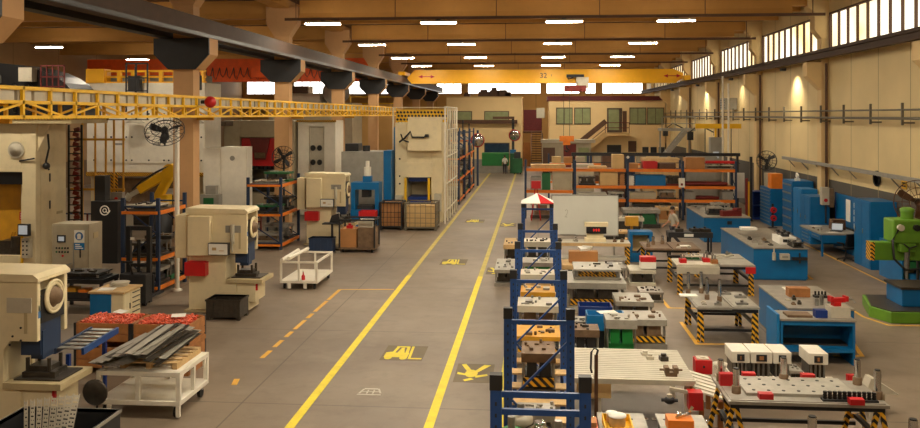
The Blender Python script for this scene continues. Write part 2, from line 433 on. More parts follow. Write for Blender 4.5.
for a, b in xs:
    if a > prev: solid.box(prev, a, YB, YB+.3, 8.1, 9.85)
    prev = b
if prev < XR: solid.box(prev, XR, YB, YB+.3, 8.1, 9.85)
struct(solid.build('trim_2', M['wall_b']), 'piers between the end wall windows', 'trim')

# ---- columns, pilasters, beams
for i, y in enumerate(YK):
    r = thing('column', 'tan concrete column with dark crane bracket in the column row', 'column', (XC, y, 0), 0, 'concrete columns of the crane row'); r['kind'] = 'structure'
    MB().box(-.35,.35,0,.55,0,10.6).build('shaft', M['column'], r)
    MB().prism([(-.35,9.3),(-.75,9.9),(-.75,10.7),(.75,10.7),(.75,9.9),(.35,9.3)], 'y', -.05, .6).build('capital', M['column'], r)
    pl = [(-.5,7.15),(-1.0,7.65),(-1.0,8.2),(.93,8.2),(.93,7.65),(.45,7.15)]
    MB().prism(pl, 'y', -.02, .75).build('bracket', M['column'], r)
    MB().prism(pl, 'y', -.1, -.02).build('bracket_plate', M['dark'], r)
    q = thing('pilaster_column', 'tan wall pilaster with haunch head and rail corbel', 'column', (XR, y, 0), 0, 'wall pilasters of the cream wall'); q['kind'] = 'structure'
    MB().box(-.32,0,0,.55,0,10.4).build('shaft', M['pilaster'], q)
    MB().prism([(-.3,6.7),(-.95,7.35),(-.95,7.95),(-.3,7.95)], 'y', -.02, .57).build('corbel', M['pilaster'], q)
    MB().prism([(-.3,9.0),(-.62,9.4),(-.62,10.2),(-.9,10.4),(-.9,11),(0,11),(0,9)], 'y', -.05, .6).build('haunch', M['pilaster'], q)
    bm = MB().prism([(y+.02,10.15),(y+.53,10.15),(y+.45,10.4),(y+.45,11),(y+.1,11),(y+.1,10.4)], 'x', -11.1, 11.45)
    bm.box(11.45, 12.1, y+.1, y+.45, 10.5, 11)
    struct(bm.build('ceiling_beam', M['beam']), 'wide brown concrete beam crossing the crane hall', 'beam', 'crossing beams of the crane hall')
    b2 = MB().prism([(y+.02,10.15),(y+.53,10.15),(y+.45,10.4),(y+.45,11),(y+.1,11),(y+.1,10.4)], 'x', XL, -12.6)
    struct(b2.build('ceiling_beam', M['beam']), 'brown concrete beam crossing the press bay', 'beam', 'crossing beams of the press bay')
    if i < len(YK)-1:
        for t in (.33, .67):
            yy = y + 11.44*t
            struct(MB().box(-11.1, 12.9, yy, yy+.22, 10.68, 11).build('ceiling_rib', M['beam']), 'shallow brown rib between the big ceiling beams', 'beam', 'shallow ribs of the crane hall')
            struct(MB().box(XL, -12.6, yy, yy+.22, 10.68, 11).build('ceiling_rib', M['beam']), 'shallow brown rib over the press bay', 'beam', 'shallow ribs of the press bay')
struct(MB().box(XC-.35, XC+.35, YF, YB, 10.62, 11).build('ceiling_girder', M['beam']), 'long concrete girder over the column row', 'beam')

# ---- crane rails
def ibeam(x, w, z0, z1, y0, y1, t=.06):
    return MB().box(x-w/2,x+w/2,y0,y1,z0,z0+t).box(x-w/2,x+w/2,y0,y1,z1-t,z1).box(x-.04,x+.04,y0,y1,z0+t,z1-t).box(x-.05,x+.05,y0,y1,z1,z1+.08)
r = thing('crane_rail_beam', 'long dark brown crane rail beam resting on the column brackets', 'rail beam', (0,0,0))
MB().box(-11.5,-11.08,YF,103,8.205,8.84).box(-11.35,-11.25,YF,103,8.84,8.9).build('girder', M['rail_dark'], r)
MB().box(-11.079, -11.04, YF, 103, 8.22, 8.34).build('conductor_bar', M['black'], r)
r = thing('crane_rail_beam', 'dark crane rail beam over the press bay behind the column brackets', 'rail beam', (0,0,0))
ibeam(-12.55, .42, 8.21, 8.8, YF, 103).build('girder', M['dark'], r)
r = thing('crane_rail_beam', 'brown crane rail beam running under the frosted clerestory windows', 'rail beam', (0,0,0))
ibeam(12.3, .28, 8.04, 8.36, YF, 103).build('girder', M['rail_dark'], r)
MB().box(12.5, 12.66, YF, 103, 8.3, 8.36).build('walkway', M['rail_dark'], r)

# ---- overhead travelling crane with 32 t lettering
def text(name, body, size, loc, rot, m, parent, ext=.01, align='CENTER'):
    cu = bpy.data.curves.new(name, 'FONT'); cu.body = body; cu.size = size; cu.extrude = ext; cu.align_x = align; cu.align_y = 'CENTER'
    tmp = bpy.data.objects.new(name, cu); COL.objects.link(tmp); bpy.context.view_layer.update()
    me = bpy.data.meshes.new_from_object(tmp.evaluated_get(bpy.context.evaluated_depsgraph_get())); bpy.data.objects.remove(tmp); me.materials.clear(); me.materials.append(M[m])
    o = bpy.data.objects.new(name, me); COL.objects.link(o); o.location = loc; o.rotation_euler = rot; o.parent = parent
    return o
YCR = 73.8
r = thing('bridge_crane', 'yellow overhead bridge crane spanning the far hall', 'crane', (0, YCR, 0))
MB().prism([(-10.98,8.75),(-10.3,9.45),(11.4,9.45),(12.2,9.1),(12.2,8.75),(11.6,8.28),(-10.6,8.28)], 'y', -.35, .35).build('girder', M['crane'], r)
MB().box(-11.55,-11.0,-1.6,1.6,8.95,9.25).build('end_carriage', M['crane'], r)
MB().box(12.08,12.58,-1.6,1.6,8.45,8.85).build('end_carriage', M['crane'], r)
h = MB().box(2.55,4.0,-.75,-.36,8.75,9.0).build('hoist_trolley', M['dark'], r)
MB().box(3.35,4.35,-1.2,-.4,7.85,8.75).build('trolley_cabinet', M['offwhite'], r)
MB().box(2.35,4.15,-1.3,-.5,7.55,8.05).build('drive_unit', M['red_dark'], r)
MB().tube([(2.6,-.5,9.0),(2.7,-.6,8.6),(3.0,-.6,8.7),(3.4,-.6,8.9)], .05).build('cable', M['black'], r)
text('load_marking', '32', .62, (.62,-.37,8.9), (PI/2,0,0), 'black', r); text('load_marking', 't', .3, (1.3,-.37,8.95), (PI/2,0,0), 'black', r)
def arrows(x):
    m = MB()
    m.box(x-.45,x+.45,-.37,-.355,8.83,8.9)
    m.prism([(x-.72,8.865),(x-.35,8.72),(x-.35,9.01)], 'y', -.37, -.355); m.prism([(x+.72,8.865),(x+.35,8.72),(x+.35,9.01)], 'y', -.37, -.355)
    m.build('direction_arrow', M['red'], r)
arrows(-9.3); arrows(11.3)
YC2 = 66.0
r = thing('bridge_crane', 'deep orange bridge crane with hanging cable loops over the press bay', 'crane', (0, YC2, 0))
MB().box(XL+.5,-12.85,0,.8,8.2,10.0).build('girder', M['orange_band'], r)
MB().box(-12.8,-12.3,-1.2,2,8.9,9.2).build('end_carriage', M['orange_band'], r)
fest = MB()
for k in range(26):
    x = -28 + k*.56
    fest.tube([(x,-.1,9.3),(x+.1,-.12,8.75-.1*(k%3)),(x+.26,-.12,8.55-.1*(k%3)),(x+.42,-.12,8.8),(x+.56,-.1,9.3)], .035, 5)
fest.build('hanging_cable', M['brown'], r)
MB().box(-22,-19.5,-.5,-.05,8.5,9.4).build('hoist_trolley', M['orange_band'], r)

# ---- yellow lattice conveyor along the columns
r = thing('cable_bridge', 'long yellow lattice cable bridge carrying grey boxes past the columns', 'cable bridge', (-11.02, 0, 0))
y0, y1 = 8.0, 67.0
for z, nm in ((6.14,'top_rail'), (5.84,'middle_rail'), (5.52,'bottom_rail')):
    MB().box(-.22,-.14,y0,y1,z,z+.07).box(.14,.22,y0,y1,z,z+.07).build(nm, M['yellow'], r)
posts = 0
y = y0; k = 0
while y < y1 and posts < 60:
    MB().box(-.22,-.15,y,y+.07,5.52,6.2).box(.15,.22,y,y+.07,5.52,6.2).box(-.15,.15,y,y+.07,5.52,5.57).build('post', M['yellow'], r); posts += 1; y += 1.05
lat = MB(); y = y0; k = 0
while y < y1-1.7:
    a, b = (5.55, 5.87) if k % 2 else (5.87, 5.55)
    lat.bar((.18,y,a), (.18,y+1.6,b), .045).bar((-.18,y,a), (-.18,y+1.6,b), .045); y += 1.6; k += 1
lat.build('lattice', M['yellow'], r)
y = y0 + .1
src = MB().box(-.13,.13,0,.5,5.9,6.13)
first = None
for k in range(95):
    if first is None: first = src.build('tray_box', M['offwhite'], r); first.location.y = y
    else:
        c = first.copy(); COL.objects.link(c); c.parent = r; c.location.y = y
    y += .62
for yk in YK[1:6]:
    MB().box(-.48,.1,yk+.1,yk+.2,5.42,5.52).build('support_arm', M['yellow_dull'], r)
t = tag(MB().ball((0,0,0), .19, 14, 10).build('signal_lamp', M['red'], None, (-10.52, 27.3, 6.02)), 'round red signal lamp on the yellow cable bridge', 'lamp')
MB().cyl((-.3,0,0),(-.15,0,0),.06).build('bracket', M['dark'], t)

# ---- ceiling lamps
def lamp(label, x, y, z, group, m='lamp'):
    r = thing('ceiling_lamp', label, 'lamp', (x,y,z), 0, group)
    MB().prism([(-.16,0),(-.1,.1),(.1,.1),(.16,0)], 'x', -.78, .78).build('housing', M['offwhite'], r)
    MB().box(-.76,.76,-.15,.15,-.035,-.001).build('diffuser', M[m], r)
    MB().box(-.1,.1,-.04,.04,.1,.14).build('hanger', M['dark'], r)
for k in range(-3, 6):
    y = 37.3 + 11.44*k - (1.4 if k == 3 else 0)
    MB_ = MB().box(-11, 12, y-.05, y+.05, 9.742, 9.86)
    for q in range(6): MB_.cyl((-10.5+4.4*q,y,9.86),(-10.5+4.4*q,y,ZC-.004),.02,6)
    tag(MB_.build('lamp_trunking', M['brown'], None), 'brown trunking crossing the crane hall above a lamp row', 'trunking', 'lamp trunkings of the crane hall')
ords = ['nearest','second','third','fourth','fifth','sixth']
for k in range(-3, 6):
    y = 37.3 + 11.44*k
    vis = k >= 0
    for x, nm in ((-4.2,'column side'), (1.2,'middle'), (5.9,'window side'), (-9.3,'outer column side')):
        if nm.startswith('outer') and k not in (0,1,2,3): continue
        lb = 'lit ceiling lamp of the %s row before the crane, %s' % (ords[k], nm) if 0 <= k <= 3 else 'lit tube lamp hanging under the ceiling beams outside the picture'
        lamp(lb, x, y - (1.4 if k == 3 else 0), 9.6, 'lit tube lamps of the crane hall', 'lamp_near' if k in (-1,-2) else 'lamp')
for y in (-10+11.44, 25.8, 37.3, 48.8, 60.2, 71.6):
    for x in (-28.6, -18.5):
        lamp('lit tube lamp over the press bay', x, y, 9.6, 'lit tube lamps of the press bay', 'lamp_near' if y < 26 else 'lamp')

# ---- wall conduits, drop pipes, wall spots on the cream wall
r = thing('pipe_run', 'pair of thin pipes on short brackets along the cream wall at mid height', 'pipe', (XR-.42,0,0))
MB().cyl((0,10,5.48),(0,87,5.48),.05,8).build('pipe', M['cage'], r); MB().cyl((0,10,5.78),(0,87,5.78),.035,8).build('pipe', M['cage'], r)
for k in range(26):
    MB().box(-.03,.38,11+2.86*k,11.06+2.86*k,5.3,5.36).box(-.06,.02,11+2.86*k,11.06+2.86*k,5.25,6.02).build('bracket', M['cage'], r)
r = thing('cable_duct', 'grey cable duct with slanted stays low on the cream wall', 'duct', (XR-.45,0,0))
MB().box(-.06,.06,23.5,45.5,3.36,3.5).build('duct', M['grey'], r)
for k in (0,1,2,3,4,6,7,8,9,10):
    MB().bar((.065,23.9+2.1*k,3.4),(.42,23.9+2.1*k,3.0),.04).build('stay', M['grey'], r)
for k, yk in enumerate(YK[2:8]):
    t = tag(MB().cyl((0,0,0),(0,0,7.9),.06,8).build('drop_pipe', M['brown'], None, (XR-.14, yk-.12, 0)), 'dark drop pipe running down a wall pilaster', 'pipe', 'drop pipes on the pilasters')
for i, (y, nm) in enumerate(((44.6,'nearest lit'), (56.2,'second lit'), (67.6,'third lit'), (80,'farthest lit'))):
    r = thing('wall_spotlight', nm + ' spotlight under the crane rail washing the cream wall', 'lamp', (12.3, y, 7.78), 0)
    MB().box(-.12,.12,-.14,.14,.02,.16).build('housing', M['dark'], r)
    ld = bpy.data.lights.new('spot_beam','SPOT'); ld.energy = (420,150,380,120)[i]; ld.spot_size = 2.0; ld.spot_blend = .9; ld.shadow_soft_size = .08; ld.color = (1,.86,.62)
    lo = bpy.data.objects.new('spot_beam', ld); COL.objects.link(lo); lo.parent = r; lo.location = (0,0,-.02); lo.rotation_euler = (0,-.34,0)
# ---- camera
cd = bpy.data.cameras.new('camera'); cam = bpy.data.objects.new('camera', cd); COL.objects.link(cam)
cam.location = (0,0,CAMH); cam.rotation_euler = (PI/2, 0, TH)
cd.sensor_fit = 'HORIZONTAL'; cd.sensor_width = 36; cd.lens = 36*F/920; cd.shift_y = -(214-VY)/920; cd.clip_end = 400
S.camera = cam
w = bpy.data.worlds.new('world'); S.world = w; w.use_nodes = True
w.node_tree.nodes['Background'].inputs[0].default_value = (.9,.95,1,1); w.node_tree.nodes['Background'].inputs[1].default_value = 1
S.view_settings.view_transform = 'Standard'; S.view_settings.look = 'None'; S.view_settings.gamma = 1; S.view_settings.exposure = 0
S.view_settings.use_curve_mapping = False
S.cycles.max_bounces = 6; S.cycles.diffuse_bounces = 4; S.cycles.glossy_bounces = 3; S.cycles.sample_clamp_indirect = 6
# ================================================================== MACHINES OF THE PRESS SIDE
def frame_bars(mb, x0, x1, y0, y1, z0, z1, t):
    for x in (x0, x1-t):
        for y in (y0, y1-t): mb.box(x,x+t,y,y+t,z0,z1)
    for z in (z0, z1-t):
        for y in (y0, y1-t): mb.box(x0+t,x1-t,y,y+t,z,z+t)
        for x in (x0, x1-t): mb.box(x,x+t,y0+t,y1-t,z,z+t)
    return mb

def c_press(label, loc, table=.45, D=.97, screen=True, red=True, side=True, H=3.0, ladder=False):
    r = thing('stamping_press', label, 'press', loc)
    prof = [(-1.7,.06),(-.3,.06),(-.3,.8),(-.62,.92),(-.62,1.5),(-.5,1.66),(0,1.66),(0,H-.12),(-.02,H-.08),(-1.7,H-.08)]
    fm = MB().prism(prof, 'y', 0, .1).prism(prof, 'y', D-.1, D)
    fm.box(-1.7,-.64,.1,D-.1,.06,H-.1).box(-.64,-.28,.1,D-.1,1.95,H-.1)
    fm.build('frame', M['cream'], r, bevel=.015)
    MB().prism([(-1.78,H-.08),(.03,H-.08),(.03,H-.02),(-.06,H+.05),(-1.78,H+.07)], 'y', -.04, D+.04).build('top_cover', M['cream'], r)
    MB().box(-1.8,-.25,-.1,D+.1,0,.06).build('foot_plate', M['cream_dark'], r)
    MB().box(-.62,table-.22,.04,D-.04,.3,.84).box(-.3,.05,.06,D-.06,.06,.3).build('bed', M['cream'], r)
    b = MB().box(-.6,table,-.06,D+.06,.84,.95).build('bolster', M['cream_dark'], r)
    MB().box(-.5,table-.1,.1,D-.1,.951,.975).build('bolster_plate', M['oily'], b)
    dd = MB().box(-.42,.12,.22,D-.22,.975,1.06).box(-.36,.04,.3,D-.3,1.06,1.15)
    for x in (-.36,.04):
        for y in (.3,D-.3): dd.cyl((x,y,1.06),(x,y,1.3),.035,8)
    dd.box(.1,.2,.2,.34,.975,1.08)
    dd.build('die_block', M['oily'], r)
    MB().box(-.4,-.04,.16,D-.16,1.38,1.95).box(-.3,-.08,.3,D-.3,1.28,1.38).box(-.06,-.02,.2,.3,1.3,1.8).build('ram', M['rack_navy'], r)
    MB().box(-.28,.0,.12,D-.12,1.95,H-.34).build('head_core', M['dark'], r)
    er = MB().ring((.03,D*.5,2.36),'x',.28,.03,24,8).lathe([(.27,-.02),(.27,.02),(.2,.03),(.2,-.06)], (.02,D*.5,2.36),'x',20).build('eccentric_ring', M['cream'], r)
    MB().lathe([(.001,.08),(.13,.08),(.16,.0),(.22,-.04)], (.04,D*.5,2.36),'x',16).build('crank_pin', M['rusty'], er)
    MB().box(-2.15,-1.8,.1,D-.15,1.5,H-.15).build('motor_box', M['cream'], r, bevel=.02)
    if side:
        MB().box(-1.66,-1.0,-.22,-.001,1.62,H-.14).build('side_cover', M['cream'], r, bevel=.02)
    n = MB().box(-.62,-.18,-.02,-.001,H-.62,H-.42).build('name_plate', M['grey'], r) if screen else MB().box(-.55,-.1,-.02,-.001,H-.62,H-.36).build('name_plate', M['offwhite'], r)
    if screen: MB().cyl((-.4,-.08,2.02),(-.4,-.08,2.5),.06,10).cyl((-.4,-.08,1.72),(-.4,-.08,2.02),.022,8).box(-.44,-.36,-.04,-.001,1.95,2.4).build('air_cylinder', M['offwhite'], r)
    MB().box(-.24,-.18,-.012,-.001,1.8,2.3).build('bolt_row', M['cream_dark'], r)
    if screen:
        s = MB().box(-1.02,-.44,-.3,-.14,1.66,2.0).box(-.8,-.66,-.14,-.001,1.78,1.86).build('control_panel', M['dark'], r)
        MB().box(-1.0,-.46,-.312,-.3,1.68,1.98).build('screen', M['paper'], s)
        MB().box(-.9,-.78,-.316,-.312,1.8,1.88).box(-.7,-.56,-.316,-.312,1.78,1.8).build('diagram', M['wood_light'], s)
    if red:
        MB().box(-1.72,-1.12,-.26,-.001,1.06,1.44).box(-1.66,-1.18,-.2,-.02,1.44,1.46).build('red_bin', M['red'], r)
    k = MB().box(-.02,.0,.02,.09,H-.72,H-.5).build('warning_sign', M['paper'], r)
    MB().box(.0,.004,.02,.09,H-.72,H-.6).build('pictogram', M['tile_blue'], k)
    MB().box(.02,.28,.06,.12,.62,.8).build('guard_box', M['red'], r)
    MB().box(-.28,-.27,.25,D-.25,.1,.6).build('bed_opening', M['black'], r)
    return r
p1 = c_press('cream C-frame press closest to camera with blue strip feeder', (-8.62,14.35,0), red=False, screen=False, side=False, H=2.78)
for i, y in enumerate((0.03,.9)):
    pass
for (x,z) in ((-.3,1.9),(-.45,1.75),(-.3,1.68),(-.5,1.6)): MB().cyl((x,-.015,z),(x,-.001,z),.02,8).build('bolt', M['dark'], p1)
c_press('cream C-frame press with red bin and tablet panel behind the dark steel tub', (-8.16,23.95,0), H=2.88)
c_press('cream C-frame press beside the cage trolley of cartons', (-8.18,36.75,0), H=3.02)

# blue strip feeder held in front of the first press
r = thing('strip_feeder', 'blue ladder-like strip feeder standing between press and red parts crates', 'feeder', (0,0,0))
a, b = P(50,356,1.22), P(88,324.5,1.62)
A, B = Vector((-8.95,15.45,1.2)), Vector((-9.0,16.9,1.24))
sd = Vector((.55,0,0))
MB().bar(A, B, .05, .12).build('side_rail', M['rack_navy'], r); MB().bar(A+sd, B+sd, .05, .12).build('side_rail', M['rack_blue'], r)
for k in range(6):
    q = A.lerp(B, .08+.17*k); MB().bar(q+Vector((.03,0,.03)), q+sd+Vector((-.03,0,.03)), .16, .02).build('rung', M['steel'], r)
for q in (A+sd*.5, B+sd*.5): MB().bar((q.x,q.y,0), (q.x,q.y,q.z-.05), .07).build('leg', M['blue_deep'], r)

# big straight-sided press at the picture's edge
r = thing('straight_side_press', 'huge cream straight-side press with yellow guard door beside the columns', 'press', (-17.84,29.6,0))
fm = MB().box(-.52,0,0,.3,0,5.3).box(-.75,0,.3,2.0,0,5.3)
fm.box(-6,-5.4,0,2,0,5.3).box(-5.4,-.52,0,2.0,3.55,5.3).box(-5.4,-.52,0,2.0,0,.55)
fm.build('frame', M['cream'], r, bevel=.02)
MB().box(-6.5,1.5,-.3,2.3,5.3,5.44).build('platform', M['cream_dark'], r)
MB().box(-6.5,1.5,-.34,-.3,5.44,5.54).box(1.5,1.55,-.3,2.3,5.44,5.54).build('hazard_edge', M['hazard_fine'], r)
MB().box(-5.4,-.54,.7,.78,.55,3.3).build('guard_door', M['yellow_dull'], r)
MB().box(-5.4,-.54,.1,.6,3.1,3.55).build('roller_shutter', M['black'], r)
sg = MB().box(-1.02,-.62,.64,.69,1.75,2.05).build('warning_sign', M['red'], r)
for k in range(4): MB().box(-.97,-.67-.05*(k%2),.63,.64,1.8+.06*k,1.82+.06*k).build('text_line', M['paper'], sg)
for k in range(7): MB().bar((-1.3+.11*k,.5,1.1),(-1.2+.11*k,.5,1.32),.05).build('guide_finger', M['yellow_dull'], r)
MB().box(-1.5,-.54,.2,1.6,.55,1.05).cyl((-.9,.3,.8),(-.9,.3,1.2),.2,12).build('die_set', M['oily'], r)
s = MB().box(-.5,-.1,-.3,-.14,1.3,1.72).bar((-.3,-.14,1.5),(-.3,0,1.5),.08).build('control_screen', M['dark'], r)
MB().box(-.46,-.14,-.312,-.3,1.36,1.68).build('screen', M['screen'], s)
bp = MB().box(-.42,-.12,-.2,-.001,.5,1.2).build('button_panel', M['offwhite'], r)
for k in range(4):
    for q in (0,1): MB().cyl((-.35+.14*q,-.225,.64+.15*k),(-.35+.14*q,-.2,.64+.15*k),.03,8).build('button', M['dark'], bp)
MB().cyl((-.46,-.1,.1),(-.46,-.1,1.3),.05,8).build('yellow_conduit', M['yellow'], r)
for z in (2.3,3.3): MB().box(0,.015,.85,.93,z-.15,z+.15).build('hinge', M['dark'], r)
MB().box(0,.012,1.35,1.75,1.9,2.0).build('door_latch', M['cream_dark'], r)
MB().tube([(-.6,-.03,3.95),(-.3,-.06,4.0),(0,-.1,4.05)],.03).build('air_hose', M['dark'], r)
MB().lathe([(.3,-.04),(.3,0),(.24,.0),(.24,-.06),(.08,-.06),(.08,-.1),(.001,-.1)], (-.72,-.02,4.35),'y',20).build('gauge_wheel', M['offwhite'], r)
MB().prism([(0,5.3),(0,4.3),(.5,5.3)],'y',.1,.2).build('gusset', M['cream'], r)
MB().tube([(.1,.6,4.9),(.2,.5,4.4),(.14,.4,3.9),(.2,.5,3.6)],.035).build('cable', M['dark'], r)
MB().ball((.16,.4,3.75),.13,10,8).build('valve', M['dark'], r)
dome = [(-2.2 - 3.6*math.cos(PI*i/18), 5.53 + 1.98*math.sin(PI*i/18)**.7) for i in range(19)]
MB().prism(dome, 'y', .3, 2.0).build('crown_cover', M['black'], r)
for k in range(9): MB().tube([(-5.4+.6*k,.2,5.9),(-5.1+.6*k,.15,6.7),(-4.7+.6*k,.2,6.2),(-4.5+.6*k,.2,5.7)],.07).build('cable', M['black'], r)
MB().box(-.6,-.1,-.1,.25,6.8,7.3).build('junction_box', M['offwhite'], r)
MB().cyl((-2.0,.2,6.9),(-1.5,.2,6.9),.16,10).box(-3.2,-2.2,.1,.5,6.9,7.2).build('motor', M['grey'], r)
rr = MB()
for x in (.1,.32,.54,.76,.98): rr.box(x,x+.04,.1,.14,6.3,7.4)
for z in (6.6,6.95,7.35): rr.box(.1,1.02,.1,.14,z,z+.04)
rr.build('guard_rail', M['red_dark'], r)
rr = MB()
for x in (2.1,2.5,2.95): rr.box(x,x+.05,2.5,2.55,5.44,7.6)
for z in (6.0,6.5,7.0,7.55): rr.box(2.1,3.0,2.5,2.55,z,z+.05)
rr.box(1.5,3.0,2.2,2.6,5.4,5.44)
rr.build('ladder_cage', M['dark'], r)

# control cabinet in front of it
r = thing('control_cabinet', 'beige electric cabinet with small screen and blue safety sign', 'cabinet', (-16.3,28.0,0))
MB().box(0,1.3,0,.9,.08,1.92).box(.03,1.27,.05,.85,0,.08).build('body', M['beige_grey'], r, bevel=.01)
d = MB().box(.03,1.27,-.03,-.001,.12,1.88).build('door', M['beige_grey'], r)
MB().box(1.0,1.03,-.06,-.031,.8,1.1).build('handle', M['dark'], d)
s = MB().box(.2,.5,-.05,-.031,1.3,1.55).build('display', M['dark'], r); MB().box(.25,.45,-.056,-.05,1.35,1.5).build('screen', M['screen'], s)
for k in range(5):
    for q in (0,1): MB().cyl((.18+.1*k,-.05,.98+.13*q),(.18+.1*k,-.031,.98+.13*q),.032,8).build('button', M['dark' if (k+q)%3 else 'green_dark'], r)
MB().cyl((.4,-.06,.85),(.4,-.031,.85),.04,8).build('stop_button', M['red'], r)
MB().cyl((.78,-.05,.3),(.78,-.05,1.3),.02,6).bar((.42,-.05,.5),(.7,-.05,.6),.04).build('locking_bar', M['grey'], r)
sg = MB().box(.8,1.16,-.04,-.031,1.3,1.72).build('safety_sign', M['paper'], r)
MB().lathe([(.14,-.05),(.14,-.04)],(.98,0,1.52),'y',18).build('blue_disc', M['tile_blue'], sg)
MB().lathe([(.07,-.056),(.07,-.05)],(.98,0,1.54),'y',12).box(.92,1.04,-.056,-.05,1.42,1.5).build('head_pictogram', M['paper'], sg)
s2 = MB().box(.8,1.16,-.04,-.031,1.06,1.29).build('instruction_sign', M['blue_light'], r)
for k in range(3): MB().box(.84,1.12-.06*k,-.044,-.04,1.1+.06*k,1.13+.06*k).build('text_line', M['paper'], s2)
MB().box(1.3,1.315,.3,.6,1.4,1.6).build('side_vent', M['cream_dark'], r)

# yellow post frame with cable ladder, push button box
r = thing('guard_gantry', 'yellow post frame with cable ladder beside the huge press', 'guard frame', (-18.6,34.2,0))
for x in (0.0,.55,1.0,1.35,1.75): MB().cyl((x,0,0),(x,0,5.4),.045,8).build('post', M['yellow_dull'], r)
for z in (2.5,4.55): MB().box(-.5,1.8,-.05,.05,z,z+.09).build('cross_rail', M['yellow_dull'], r)
MB().box(1.15,1.45,.1,.14,0,3.2).build('hazard_board', M['hazard'], r)
lad = MB()
for x in (-.5,.05): lad.box(x,x+.07,-.25,-.18,0,5.2)
for k in range(17): lad.box(-.43,.05,-.24,-.2,.3*k+.1,.3*k+.14)
lad.build('cable_ladder', M['black'], r)
chn = MB()
for k in range(24): chn.ob((-.2+.05*(k%2),-.15,.4+.2*k),(.22,.1,.16), ry=.3*(-1)**k)
chn.build('cable_chain', M['red_dark'], r)
pb = MB().box(1.35,1.85,-.3,-.05,1.9,2.45).build('switch_box', M['grey'], r)
MB().cyl((1.6,-.34,2.2),(1.6,-.301,2.2),.07,10).build('stop_button', M['red'], pb); MB().cyl((1.6,-.33,2.02),(1.6,-.301,2.02),.05,10).build('lamp', M['orange'], pb)
MB().cyl((1.6,-.15,0),(1.6,-.15,1.9),.05,8).build('stand', M['red_dark'], r)
r = thing('floor_cabinet', 'black machine cabinet with a white scribbled emblem', 'cabinet', (-16.75,31.4,0))
MB().box(0,1.05,0,.7,0,2.35).build('body', M['black'], r, bevel=.01)
em = MB().ring((.55,-.012,2.0),'y',.17,.022,20,6).ring((.55,-.012,2.0),'y',.07,.018,14,6).tube([(.62,-.012,1.95),(.7,-.012,1.9),(.76,-.012,2.0)],.02)
em.build('emblem', M['paper'], r)
MB().box(.1,.5,.1,.5,2.35,3.3).build('cable_head', M['dark'], r)

# ---- white panelled press housing beyond (with guard rail on top)
r = thing('transfer_press', 'giant white panelled press housing with yellow rail on top', 'press', (-22.4,41.6,0))
W0 = 6.1
MB().box(0,W0,0,2.2,2.75,7.2).build('housing', M['white'], r, bevel=.02)
for x in (.0,W0-.8): MB().box(x,x+.8,.4,2,0,2.75).build('leg', M['cream_dark'], r)
MB().box(0,W0,-.08,.5,2.55,2.75).build('hazard_edge', M['hazard_fine'], r)
for (x, z) in ((.3,3.2),(2.25,3.2),(4.15,3.2)):
    d = MB().box(x,x+1.9,-.05,-.001,z,z+2.6).build('access_panel', M['white'], r)
    for qx in (.12,1.0,1.78):
        for qz in (.15,1.3,2.45): MB().cyl((x+qx,-.075,z+qz),(x+qx,-.05,z+qz),.045,8).build('clamp', M['dark'], d)
    MB().box(x+1.2,x+1.6,-.06,-.051,z+.9,z+1.0).build('label_strip', M['grey'], d)
MB().box(1.0,3.4,1.0,2.0,.0,1.0).box(3.8,5.2,1.0,2.0,0,1.1).box(1.2,5.2,1.2,1.9,1.1,1.5).build('lower_die', M['oily'], r)
MB().box(1.2,3.4,.6,.99,.5,2.4).box(3.5,5.2,.7,.99,1.9,2.5).build('piping', M['rusty'], r)
gr = MB().box(0,W0,.1,.25,7.2,7.27).box(0,W0,.1,.22,7.46,7.54).box(0,W0,.1,.22,7.74,7.84)
gr.build('guard_rail', M['crane'], r)
for k in range(9): MB().box(.1+k*(W0-.35)/8,.28+k*(W0-.35)/8,.08,.26,7.2,7.84).build('rail_post', M['crane'], r)
MB().box(.0,.95,-.1,.6,7.2,7.9).build('rail_box', M['crane'], r)
MB().box(.4,W0-.4,.8,2,7.2,7.6).build('crown_block', M['grey'], r)
lf = thing('pendant_lamp', 'grey double pendant lamp hanging before the white press housing', 'lamp', (-16.35,40.4,5.2))
MB().cyl((0,0,.3),(0,0,2.75),.03,6).box(-.3,.3,-.15,.15,1.6,2.3).build('stem', M['dark'], lf); MB().lathe([(.08,.3),(.42,.05),(.45,0),(.4,0)],(0,0,0),'z',16).build('shade', M['offwhite'], lf)
lf2 = dup(lf, 'grey pendant lamp hanging nearer the yellow frame', (-19.6,41.0,5.2))

# ---- yellow welding robot
r = thing('robot_arm', 'yellow industrial robot arm leaning in front of the white housing', 'robot', (-17.2,38.5,0))
MB().lathe([(.5,0),(.5,.9),(.35,1.0),(.35,1.3)],(0,0,0),'z',16).build('base', M['dark'], r)
MB().ob((.1,0,1.6),(.7,.6,.7)).build('shoulder', M['yellow'], r, bevel=.05)
MB().bar((-.15,-.1,1.7),(.55,-.1,2.9),.42,.36).build('lower_arm', M['yellow'], r, bevel=.05)
MB().bar((.75,-.1,3.15),(-.95,-.1,2.15),.36,.4).cyl((.6,-.45,3.05),(.6,.25,3.05),.33,14).build('upper_arm', M['yellow'], r, bevel=.04)
MB().bar((-.95,-.1,2.15),(-1.4,-.1,1.9),.2).cyl((-1.4,-.1,1.95),(-1.55,-.1,1.7),.15,10).build('gripper', M['offwhite'], r)
MB().tube([(.6,-.4,3.3),(0,-.45,3.0),(-.7,-.4,2.6),(-1.2,-.3,2.2)],.05).build('hose', M['dark'], r)

